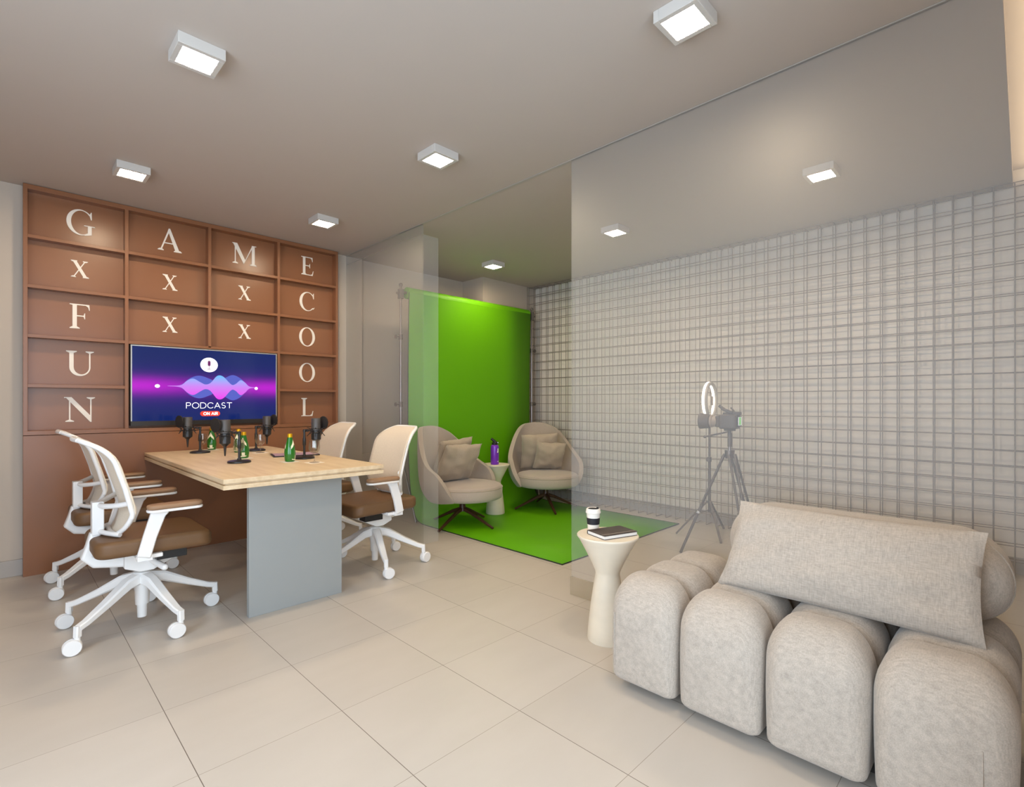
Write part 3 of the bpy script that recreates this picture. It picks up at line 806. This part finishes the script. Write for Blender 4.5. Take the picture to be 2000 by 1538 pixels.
def make_stand(loc, rz, lab, legdir):
    t = thing('backdrop_stand', lab, 'stand', loc, rz, 'steel backdrop stands')
    bm = B(); cyl(bm, (0, 0, .12), (0, 0, 1.13), .0145); cyl(bm, (0, 0, 1.1), (0, 0, 1.78), .012); cyl(bm, (0, 0, 1.75), (0, 0, 2.2), .0095); obj('pole', bm, M_['steel'], t)
    bm = B(); boxb(bm, -.022, .022, -.022, .022, 2.15, 2.245); cyl(bm, (0, 0, 2.245), (0, 0, 2.275), .012); sphere(bm, (0, 0, 2.285), .02); cyl(bm, (-.05, 0, 2.20), (-.02, 0, 2.20), .012); obj('clamp', bm, M_['tripod'], t, bevel=.003)
    for z in (1.13, 1.78):
        bm = B(); cyl(bm, (0, 0, z-.025), (0, 0, z+.025), .019); cyl(bm, (-.055, 0, z), (-.015, 0, z), .006); cyl(bm, (-.06, 0, z), (-.05, 0, z), .02); obj('clamp_knob', bm, M_['tripod'], t)
    for a in legdir:
        d = V(math.cos(R(a)), math.sin(R(a)), 0)
        bm = B(); bar(bm, [V(0, 0, .62)+d*.016, d*.10+V(0, 0, .35), d*.20+V(0, 0, .012)], .016, .008, (-d.y, d.x, 0)); obj('leg', bm, M_['steel'], t)
    return t
make_stand((2.735, 4.262, 0), 0, 'thin steel stand holding the left end of the green backdrop', (-78, 170, 60))
make_stand((4.575, 4.245, 0), PI, 'thin steel stand holding the right end of the green backdrop, beside the wire grid', (70, 105, -30))

# ------------------------------------------------------------------ wire grid along the right wall
wg = thing('wire_grid_panel', 'steel wire grid covering the whole right wall', 'wire grid', (4.70, 2.2, 0))
gx0, gx1 = 4.66-4.70, 4.748-4.70
gy1, pitch, ncol = 4.366, .1029, 43
ys = [gy1-pitch*k-2.2 for k in range(ncol+1)]
zs = [2.576-.1029*k for k in range(25)]
def wires(x, rv, rh, bottom):
    bm = B()
    for y in ys: tube(bm, [(x, y, bottom), (x, y, 2.576)], rv, 6)
    for z in zs: tube(bm, [(x+.001, ys[0], z), (x+.001, ys[-1], z)], rh, 6)
    return bm
bm = wires(gx0, .0034, .0034, .004)
for y in ys:
    tube(bm, [(gx0, y, 2.576), (gx1+.04, y, 2.576)], .003, 6)
    tube(bm, [(gx0, y, .006), (gx1+.03, y, .006)], .003, 6)
obj('front_mesh', bm, M_['wire'], wg, smooth=60)
obj('rear_mesh', wires(gx1, .0034, .0034, .06), M_['wire'], wg, smooth=60)
bm = B()
for z in zs: tube(bm, [(gx0, ys[0], z), (gx0-.035, ys[0], z)], .003, 6)
tube(bm, [(gx0-.035, ys[0], .01), (gx0-.035, ys[0], 2.576)], .0034, 6)
obj('end_return', bm, M_['wire'], wg, smooth=60)

# ------------------------------------------------------------------ glass partition
gp = thing('glass_partition', 'clear frameless glass partition dividing the room, with a wide opening', 'glass partition', (2.40, 2.4, 0))
bm = B(); boxb(bm, 0, .010, 3.425-2.4, 4.713-2.4, .004, 2.50); obj('pane', bm, M_['pane'], gp, smooth=0)
bm = B(); boxb(bm, 0, .010, -.35-2.4, 1.905-2.4, .11, HC-.004); obj('pane', bm, M_['pane'], gp, smooth=0)
bm = B(); boxb(bm, 0, .010, 3.425-2.4, 4.713-2.4, 2.50, HC-.004); obj('pane', bm, M_['pane'], gp, smooth=0)
bm = B(); boxb(bm, .011, .155, 3.42-2.4, 3.43-2.4, .004, 2.50); obj('glass_fin', bm, M_['fin'], gp, smooth=0, label='narrow paler glass fin at the opening')
bm = B(); boxb(bm, -.004, .014, .06-2.4, 1.912-2.4, .004, .108); obj('bottom_rail', bm, M_['rail'], gp, smooth=0, label='see-through bottom rail')
bm = B(); boxb(bm, -.006, .016, .06-2.4, 4.713-2.4, HC-.004, HC-.001); obj('ceiling_channel', bm, M_['base'], gp, smooth=0)

# ------------------------------------------------------------------ armchairs
def make_armchair(loc, rz, lab):
    t = thing('swivel_armchair', lab, 'armchair', loc, rz, 'taupe swivel armchairs')
    a_tab = [(.24, .285), (.32, .345), (.42, .378), (.54, .380), (.66, .362), (.78, .335), (.92, .285)]
    b_tab = [(.24, .27), (.32, .325), (.42, .352), (.54, .372), (.70, .402), (.90, .44)]
    zt_tab = [(0, .912), (14, .908), (28, .892), (40, .850), (50, .775), (60, .680), (70, .600), (80, .550), (90, .515), (98, .475), (105, .415), (110, .350), (113, .295)]
    N1, N2 = 68, 22
    def pt(th, s):
        zt = smooth_tab(zt_tab, abs(th)); z0 = .255+.02*max(0, (abs(th)-90)/23)
        z = z0+(zt-z0)*s
        a = smooth_tab(a_tab, z); b = smooth_tab(b_tab, z)
        r = R(th); c, s_ = math.cos(r), math.sin(r)
        bx_ = b if c > 0 else .36
        f = 1-.04*abs(math.sin(2*r))
        return V(-bx_*c/f*.98, a*s_/f, z)
    bm = B(); g = []
    for i in range(N1+1):
        th = -113+226*i/N1
        g.append([bm.verts.new(pt(th, j/N2)) for j in range(N2+1)])
    for i in range(N1):
        for j in range(N2): bm.faces.new((g[i][j], g[i+1][j], g[i+1][j+1], g[i][j+1]))
    o = obj('shell', bm, M_['arm'], t, smooth=80, solid=.045)
    o.modifiers['solid'].use_even_offset = False
    md = o.modifiers.new('bev', 'BEVEL'); md.width = .018; md.segments = 3; md.limit_method = 'ANGLE'; md.angle_limit = R(50)
    bm = B()
    lathe(bm, [(0, .262), (.20, .256), (.300, .258), (.320, .268), (.326, .29), (.327, .355), (.321, .362), (.322, .370), (.310, .386), (.25, .399), (.12, .407), (0, .408)], 56, (.055, 0, 0))
    st_ = obj('seat', bm, M_['arm'], t, smooth=60)
    bm = B(); tube(bm, [(.055+.3255*math.cos(2*PI*k/64), .3255*math.sin(2*PI*k/64), .362) for k in range(64)], .0045, 8, True); obj('piping', bm, M_['armcush'], st_)
    bm = B(); lathe(bm, [(.11, .262), (.10, .252), (.030, .246), (.026, .20), (.03, .165), (.034, .13), (.0, .126)], 24); obj('swivel_post', bm, M_['legbrown'], t)
    for k in range(4):
        a = R(90*k); d = V(math.cos(a), math.sin(a), 0)
        bm = B(); bar(bm, [d*.012+V(0, 0, .150), d*.10+V(0, 0, .122), d*.22+V(0, 0, .066), d*.345+V(0, 0, .009)], [.034, .03, .026, .020], [.036, .030, .024, .016], (-d.y, d.x, 0))
        obj('leg', bm, M_['legbrown'], t, smooth=30)
    return t
AC1, AR1 = (3.05, 3.71, .0065), R(-77)
AC2, AR2 = (4.165, 3.655, .0065), R(-122)
ac0 = make_armchair(AC1, AR1, 'taupe swivel armchair on the left of the green backdrop')
dup(ac0, AC2, AR2, 'taupe swivel armchair on the right, beside the wire grid')

def cushion_bm(a, b, T, k=.075, wr=.006, seed=0, n=28, sag=0):
    """scatter cushion lying in the local XZ plane, thickness along Y"""
    bm = B(); grid = {}
    for side in (1, -1):
        for i in range(n+1):
            for j in range(n+1):
                u, v = 2*i/n-1, 2*j/n-1
                edge = (i in (0, n)) or (j in (0, n))
                if edge and side == -1: continue
                x = a*u*(1-k*(1-v*v)*abs(u)); z = b*v*(1-k*(1-u*u)*abs(v))
                th = T*((1-u**2)*(1-v**2))**.42*(1+.18*(1-u*u)*(1-v*v))
                w = noise.noise(V(u*2.6+seed, v*2.6, side*3+seed))*wr*2*(1 if not edge else .25)
                # creases pointing to the corners and seams
                w += wr*.8*math.sin(9*u+seed)*(v*v)*(1-abs(v)*.6)+wr*.5*math.sin(8*v+1.3*seed)*(u*u)*(1-abs(u)*.6)
                y = side*(th+(w if not edge else 0)) + (0 if not edge else noise.noise(V(u*3, v*3, seed))*wr)
                y += sag*(1-u*u)
                grid[(side, i, j)] = bm.verts.new(V(x, y, z))
    G = lambda s, i, j: grid[(1, i, j)] if (i in (0, n) or j in (0, n)) else grid[(s, i, j)]
    for s in (1, -1):
        for i in range(n):
            for j in range(n):
                q = (G(s, i, j), G(s, i+1, j), G(s, i+1, j+1), G(s, i, j+1))
                bm.faces.new(q if s == 1 else tuple(reversed(q)))
    return bm
def seam_pts(a, b, k, n=20):
    out = []
    for u, v in [(2*i/n-1, -1) for i in range(n)]+[(1, 2*i/n-1) for i in range(n)]+[(1-2*i/n, 1) for i in range(n)]+[(-1, 1-2*i/n) for i in range(n)]:
        out.append(V(a*u*(1-k*(1-v*v)*abs(u)), 0, b*v*(1-k*(1-u*u)*abs(v))))
    return out
def place_cushion(ac, ar, fx, fy, fz, size, T, tilt, yaw, roll, lab, seed):
    """cushion leaning on an armchair back; fx forward, fy to the sitter's left"""
    Mx = Matrix.Translation(ac) @ Matrix.Rotation(ar, 4, 'Z') @ Matrix.Translation((fx, fy, fz)) @ Matrix.Rotation(R(-90+yaw), 4, 'Z') @ Matrix.Rotation(R(-tilt), 4, 'X') @ Matrix.Rotation(R(roll), 4, 'Y')
    o = obj('cushion', cushion_bm(size/2, size/2, T*1.3, .07, .009, seed), M_['armcush'], smooth=70)
    o.matrix_world = Mx; tag(o, lab, 'cushion', 'taupe cushions on the armchairs'); return o
place_cushion(AC1, AR1, -.150, .03, .606, .42, .055, 22, -6, 3, 'taupe cushion against the back of the left armchair, behind a larger-looking one', 1.0)
place_cushion(AC1, AR1, -.035, -.025, .580, .41, .060, 30, -17, -2, 'taupe cushion at the front of the left armchair', 2.3)
place_cushion(AC2, AR2, -.150, -.035, .606, .42, .055, 21, 0, 3, 'taupe cushion against the back of the right armchair, behind a smaller one', 3.1)
place_cushion(AC2, AR2, -.030, .050, .562, .335, .055, 27, -3, -3, 'smaller taupe cushion at the front of the right armchair', 4.7)

# ------------------------------------------------------------------ stone side tables
def make_side_table(loc, lab):
    t = thing('side_table', lab, 'side table', loc, 0, 'hourglass stone side tables')
    bm = B(); lathe(bm, [(0, .0), (.096, .0), (.098, .006), (.094, .06), (.080, .18), (.066, .27), (.058, .315), (.060, .330), (.075, .365), (.105, .425), (.138, .486), (.147, .497), (.1475, .502), (.1455, .505), (0, .505)], 56)
    obj('body', bm, M_['stone'], t, smooth=50)
    return t
st0 = make_side_table((2.080, 1.428, 0), 'cream stone hourglass side table beside the sofa, holding the notebook and cup')
dup(st0, (3.610, 3.862, .0065), 0, 'cream stone hourglass side table between the two armchairs')
# notebook
nb = thing('notebook', 'dark brown hardcover notebook with elastic band on the near side table', 'notebook', (2.090, 1.408, .505), R(-17.5))
bm = B(); slab(bm, (0, 0), .100, .068, 0, .0025, .006, .0008, 3, 2); slab(bm, (0, 0), .100, .068, .0165, .0195, .006, .001, 3, 2); boxb(bm, -.1, .1, .0655, .068, .001, .018); obj('cover', bm, M_['cover'], nb)
bm = B(); boxb(bm, -.097, .097, -.065, .0655, .0025, .0165); obj('pages', bm, M_['paper'], nb, smooth=0, label='white page block')
bm = B(); boxb(bm, -.1005, .1005, -.049, -.0455, .0195, .0201); obj('elastic_band', bm, M_['camlight'], nb, smooth=0)
# coffee cup
cu = thing('coffee_cup', 'white takeaway coffee cup with black sleeve and lid on the near side table', 'cup', (2.103, 1.530, .505))
bm = B(); lathe(bm, [(0, 0), (.0265, 0), (.0275, .003), (.034, .088), (.0, .088)], 36); obj('body', bm, M_['cup'], cu)
bm = B(); lathe(bm, [(.0293, .030), (.0305, .030), (.0332, .062), (.032, .062)], 36); obj('sleeve', bm, M_['sleeve'], cu, label='black sleeve')
bm = B(); lathe(bm, [(.034, .084), (.0375, .086), (.0375, .092), (.0355, .096), (.035, .104), (.032, .108), (.029, .1065), (0, .104)], 36); ld = obj('lid', bm, M_['cup'], cu)
bm = B(); lathe(bm, [(0, .1035), (.026, .1052), (.026, .1068), (0, .1062)], 30); cyl(bm, (.012, -.016, .105), (.013, -.018, .113), .006); obj('drinking_cover', bm, M_['sleeve'], ld, label='black flap')
# purple flask
fk = thing('flask', 'purple insulated drinking flask with black spout on the side table between the armchairs', 'flask', (3.592, 3.850, .5118))
bm = B(); lathe(bm, [(0, 0), (.040, 0), (.0425, .004), (.0425, .175), (.039, .192), (.030, .202), (.0, .204)], 36); obj('body', bm, M_['purple'], fk)
bm = B(); lathe(bm, [(.030, .200), (.031, .203), (.031, .222), (.026, .228), (0, .228)], 28)
tube(bm, [(.012, -.012, .222), (-.010, .010, .246), (-.026, .026, .266)], [.013, .014, .012], 14); obj('spout_lid', bm, M_['black'], fk)
bm = B(); cyl(bm, (.018, -.020, .222), (.024, -.027, .224), .008); obj('hinge_button', bm, M_['chrome'], fk)
bm = B()
def onflask(a0, a1, z0, z1):
    for i in range(6):
        A, Bq = R(a0+(a1-a0)*i/6), R(a0+(a1-a0)*(i+1)/6); r = .0429
        bm.faces.new([bm.verts.new(V(r*math.cos(a), r*math.sin(a), z)) for a, z in ((A, z0), (Bq, z0), (Bq, z1), (A, z1))])
onflask(-92, -72, .128, .165); onflask(-98, -76, .122, .140); onflask(-96, -66, .030, .036)
obj('emblem', bm, M_['paper'], fk, smooth=0, label='small white emblem')

# ------------------------------------------------------------------ camera on tripod, ring light
TP = V(3.735, 1.51, 0)
tp = thing('camera_tripod', 'grey tripod behind the sofa carrying the camera', 'tripod', TP, R(45))
# local axes: x away from the viewer, y to the viewer's left
bm = B(); cyl(bm, (0, 0, .74), (0, 0, .80), .03, .035); cyl(bm, (0, 0, .80), (0, 0, .835), .012); obj('crown', bm, M_['steel'], tp)
bm = B(); cyl(bm, (0, 0, .825), (0, 0, .925), .015); cyl(bm, (0, 0, .915), (0, 0, .945), .012); boxb(bm, -.03, .03, -.03, .03, .940, .9545); obj('centre_post', bm, M_['tripod'], tp)
bm = B(); cyl(bm, (0, 0, .935), (.04, .165, .895), .0055, .0065); sphere(bm, (.04, .165, .895), .011); obj('pan_handle', bm, M_['tripod'], tp)
for a in (180, 60, -60):
    d = V(math.cos(R(a)), math.sin(R(a)), 0); s = V(-d.y, d.x, 0)
    bm = B()
    for q in (-1, 1): cyl(bm, d*.035+s*q*.020+V(0, 0, .77), d*.225+s*q*.018+V(0, 0, .31), .0085)
    bar(bm, [d*.190+V(0, 0, .385), d*.227+V(0, 0, .305)], .054, .022, s)
    bar(bm, [d*.220+V(0, 0, .32), d*.345+V(0, 0, .010)], .030, .018, s)
    lg = obj('leg', bm, M_['tripod'], tp, smooth=30)
    bm = B(); bar(bm, [d*.211+V(0, 0, .342), d*.218+V(0, 0, .326)], .064, .028, s); obj('leg_clamp', bm, M_['chrome'], lg)
# camera: local +x is the lens axis
cm = thing('video_camera', 'grey camera with long lens and green screen on the tripod', 'camera', (TP.x, TP.y, .955), R(97))
bm = B(); slab(bm, (.0, 0), .060, .070, .0, .105, .02, .012, 5, 4); slab(bm, (.045, 0), .05, .05, .01, .095, .03, .01, 6, 3); obj('body', bm, M_['camgray'], cm)
bm = B(); tube(bm, [(.085, 0, .052), (.095, 0, .052), (.118, 0, .052), (.121, 0, .052), (.14, 0, .052)], [.045, .04, .04, .045, .046], 26); ln = obj('lens', bm, M_['camlight'], cm)
bm = B(); tube(bm, [(.135, 0, .052), (.14, 0, .052), (.20, 0, .052), (.212, 0, .052), (.211, 0, .052)], [.046, .052, .058, .058, .048], 26); obj('lens_hood', bm, M_['camgray'], ln)
bm = B(); bar(bm, [(-.02, 0, .115), (.035, .0, .135), (.075, 0, .168)], [.03, .03, .022], [.02, .022, .018], (0, 1, 0)); boxb(bm, -.035, .045, -.012, .012, .098, .118); tube(bm, [(-.03, -.02, .12), (-.005, -.02, .15), (.0, -.02, .152)], .006, 8); obj('handle', bm, M_['camgray'], cm, bevel=.003)
bm = B(); boxb(bm, -.068, -.058, -.055, .05, .018, .092); ls = obj('screen', bm, M_['black'], cm, bevel=.002)
bm = B(); boxb(bm, -.0692, -.0682, -.048, .040, .026, .086); obj('screen_picture', bm, M_['lcdwhite'], ls, smooth=0)
bm = B(); boxb(bm, -.0698, -.0693, -.025, .018, .030, .084); obj('screen_backdrop', bm, M_['lcdgreen'], ls, smooth=0)
bm = B(); boxb(bm, -.075, -.03, -.03, .03, .098, .125); obj('viewfinder', bm, M_['camgray'], cm, bevel=.006)
# ring light
RL = V(4.335, 1.927, 0)
rl = thing('ring_light', 'glowing ring light on a thin stand behind the camera tripod', 'ring light', RL, R(97))
# local +x faces the armchairs
bm = B(); cyl(bm, (0, 0, .20), (0, 0, .66), .0125); cyl(bm, (0, 0, .64), (0, 0, 1.01), .0095); obj('pole', bm, M_['tripod'], rl)
bm = B(); cyl(bm, (0, 0, .635), (0, 0, .675), .018); cyl(bm, (0, 0, .655), (0, .045, .655), .007); cyl(bm, (0, .04, .655), (0, .05, .655), .016); obj('clamp_knob', bm, M_['tripod'], rl)
for a in (35, 125, 262):
    d = V(math.cos(R(a)), math.sin(R(a)), 0); s = (-d.y, d.x, 0)
    bm = B(); bar(bm, [d*.014+V(0, 0, .295), d*.15+V(0, 0, .155), d*.285+V(0, 0, .008)], .018, .010, s); obj('leg', bm, M_['tripod'], rl)
    bm = B(); bar(bm, [d*.012+V(0, 0, .215), d*.12+V(0, 0, .178)], .012, .006, s); obj('brace', bm, M_['tripod'], rl)
bm = B(); tube(bm, [(-.012, .145*math.cos(2*PI*k/48), 1.165+.145*math.sin(2*PI*k/48)) for k in range(48)], .016, 10, True)
tube(bm, [(-.02, 0, 1.0), (-.02, 0, 1.03)], .012, 8); tube(bm, [(-.012, 0, 1.02), (-.012, 0, 1.10), (-.012, 0, 1.16)], .006, 8); boxb(bm, -.02, .0, -.04, .04, 1.12, 1.20); obj('ring_housing', bm, M_['whitefix'], rl)
bm = B(); tube(bm, [(.002, .145*math.cos(2*PI*k/48), 1.165+.145*math.sin(2*PI*k/48)) for k in range(48)], .0165, 12, True); obj('lamp_ring', bm, M_['ring'], rl)

# ------------------------------------------------------------------ sofa
sf = thing('sofa', 'cream fabric sofa of plump channelled blocks with one low backrest', 'sofa', (2.05, .6, 0))
sx, sy = 2.05, .6
def block(xa, xb_, ya, yb, z0, z1, rt, ryy=.078, rxx=.1, bulge_x=0.0, crown=.018, seed=0, front=False):
    """one stuffed block: sharpish foot, swollen sides, domed top"""
    cx, cy = (xa+xb_)/2, (ya+yb)/2; hx, hy = (xb_-xa)/2, (yb-ya)/2
    loops = []; n = 8
    def ring(ix, iy, z, rc, ib=None):
        lp = []; ib = ix if ib is None else ib; sh = (ix-ib)/2
        for x, y in ((x+sh, y) for x, y in rrect(hx-(ix+ib)/2, hy-iy, rc, n)):
            dx = -bulge_x*(1-(y/hy)**2)*math.sin(PI*min(max((z-z0)/(z1-z0), 0), 1))**.6 if x < 0 else 0
            lp.append(V(cx+x+dx, cy+y, z))
        return lp
    m = 5
    for k in range(m+1):
        a = PI/2*k/m; e_ = .028
        loops.append(ring(e_*(1-math.sin(a))+.008, e_*(1-math.sin(a))+.008, z0+e_*(1-math.cos(a)), .03))
    zm = z1-rt
    for k in range(1, 9):
        u = k/8; z = z0+.028+(zm-z0-.028)*u
        q = .008*(1-math.sin(PI/2*u)); loops.append(ring(q, q, z, .03+.03*u))
    rx, ry = min(rxx, hx*.97), min(ryy, hy*.9)
    for k in range(1, 15):
        a = PI/2*k/14
        ca = 1-math.cos(a)**.85 if k < 14 else 1
        f = 1-math.cos(a)
        z = zm+rt*math.sin(a)
        loops.append(ring(rx*f, ry*f, z, .06*(1-.4*f), .040*f))
    vs = rings(bm_, loops, False, False)
    bm_.faces.new(list(reversed(vs[0])))
    bm_.faces.new(vs[-1])
    # dome the top
    for i, lp in enumerate(vs):
        for v in lp:
            u = (v.co.x-cx)/hx; w = (v.co.y-cy)/hy
            if v.co.z > zm: v.co.z += crown*max(0, 1-u*u)*max(0, 1-w*w)*((v.co.z-zm)/rt)
YC = [1.197, .905, .606, .312, .004]; XR = [1.742, 1.938, 2.150, 2.375]
for c in range(4):
    for r_ in range(3):
        bm_ = B(); g = .0015
        block(XR[r_]-sx+(0 if r_ == 0 else g), XR[r_+1]-sx-g, YC[c+1]-sy+g, YC[c]-sy-g, .030, .437-.003*r_, .132 if r_ == 0 else .105, .078, .11 if r_ == 0 else .040, .018 if r_ == 0 else .0, .016)
        obj('seat_block', bm_, M_['sofa'], sf, smooth=80)
bm = B(); tube(bm, curve_pts([(1.7415-sx, YC[0]-sy-.036, .09), (1.7367-sx, YC[0]-sy-.036, .20), (1.7375-sx, YC[0]-sy-.036, .305)], 6), .0018, 6); obj('piping', bm, M_['sofa'], sf)
bm = B(); tube(bm, curve_pts([(1.740-sx, YC[4]-sy+.070, .06), (1.7305-sx, YC[4]-sy+.070, .16), (1.731-sx, YC[4]-sy+.070, .27)], 6), .0018, 6); obj('piping', bm, M_['sofa'], sf)
bm = B(); boxb(bm, 1.90-sx, 2.34-sx, .08-sy, 1.12-sy, .001, .06); obj('under_shade', bm, M_['under_shade'], sf, label='dark recessed block put in for the shade under the sofa')  # added dark block where only shade lies beneath the seat blocks
# backrest: rounded slab in the YZ plane
bm = B(); loops = []
bz0, bz1, by0, by1 = .438, .710, .020, .885; bx0, bx1 = 2.135, 2.375; m = 7; re_ = .075
prof = [(re_*(1-math.sin(PI/2*k/m)), bx0+re_*(1-math.cos(PI/2*k/m))) for k in range(m+1)]+[(re_*(1-math.cos(PI/2*k/m)), bx1-re_+re_*math.sin(PI/2*k/m)) for k in range(m+1)]
cyy, czz = (by0+by1)/2, (bz0+bz1)/2
for ins, x in prof:
    lp = []
    for y, z in rrect((by1-by0)/2-ins*.9, (bz1-bz0)/2-ins*.9, max(.135-ins*.6, .02), 12):
        zz = z + (.025*(1-(y/.44)**2) if z > 0 else 0)
        lp.append(V(x-sx, cyy+y-sy, czz+zz))
    loops.append(lp)
rings(bm, loops)
bk = obj('backrest', bm, M_['sofa'], sf, smooth=80)
bm = B(); ol = [V(bx0+.07-sx, cyy+y-sy, czz+z+(.025*(1-(y/.44)**2) if z > 0 else 0)) for y, z in rrect((by1-by0)/2-.001, (bz1-bz0)/2-.001, .133, 10)]
tube(bm, ol, .0035, 6, True)
tube(bm, [(bx0-.001-sx, by0+.10-sy, .49), (bx0-.003-sx, by0+.105-sy, .58), (bx0-.001-sx, by0+.10-sy, .65)], .002, 6)
obj('piping', bm, M_['sofa'], bk)
# long bolster cushion
bm = cushion_bm(.374, .166, .05, .04, .005, 7.7, 40)
for v in bm.verts:
    if v.co.x < 0: v.co.x += .022*(v.co.z/.166)*(-v.co.x/.374)
o = obj('lumbar_pillow', bm, M_['sofa'], smooth=80)
o.matrix_world = Matrix.Translation((2.035, .450, .595)) @ Matrix.Rotation(R(-90), 4, 'Z') @ Matrix.Rotation(R(-20), 4, 'X') @ Matrix.Rotation(R(0), 4, 'Y')
tag(o, 'long rectangular cream pillow leaning on the sofa backrest', 'pillow')

# ------------------------------------------------------------------ light
def area(name, loc, rot, sx_, sy_, col, power, spread=180):
    l = bpy.data.lights.new(name, 'AREA'); l.shape = 'RECTANGLE'; l.size = sx_; l.size_y = sy_; l.color = col; l.energy = power; l.spread = R(spread)
    o = bpy.data.objects.new(name, l); COL.objects.link(o); o.location = loc; o.rotation_euler = rot; return o
area('daylight', ((WX0+WX1)/2, YF-.12, (WZ0+WZ1)/2), (R(90), 0, 0), WX1-WX0, WZ1-WZ0, (.70, .85, 1.0), 86)
area('daylight', (XL-.12, (WY0+WY1)/2, (WZ0+WZ1)/2), (R(90), 0, R(-90)), WY1-WY0, WZ1-WZ0, (.70, .85, 1.0), 98)
area('cove_strip', (3.05, -.03, 2.60), (R(180), 0, 0), 3.4, .04, (1, .80, .52), 3.2)
w = bpy.data.worlds.new('World'); SC.world = w; w.use_nodes = True
w.node_tree.nodes['Background'].inputs[0].default_value = (.8, .9, 1, 1); w.node_tree.nodes['Background'].inputs[1].default_value = 1.0

# ------------------------------------------------------------------ camera
cd = bpy.data.cameras.new('camera'); cam = bpy.data.objects.new('camera', cd); COL.objects.link(cam)
cd.sensor_width = 36; cd.lens = 18.0; cd.shift_x = -.0005; cd.shift_y = .0095; cd.clip_start = .02
cam.location = (0, 0, 1.14); cam.rotation_euler = (R(90), 0, R(-45)); SC.camera = cam
SC.view_settings.view_transform = 'Standard'; SC.view_settings.look = 'None'; SC.view_settings.exposure = .04; SC.view_settings.gamma = 1
cy_ = SC.cycles
cy_.max_bounces = 10; cy_.diffuse_bounces = 5; cy_.glossy_bounces = 4; cy_.transmission_bounces = 8; cy_.transparent_max_bounces = 16
cy_.sample_clamp_indirect = 6; cy_.caustics_reflective = False; cy_.caustics_refractive = False; cy_.use_denoising = True
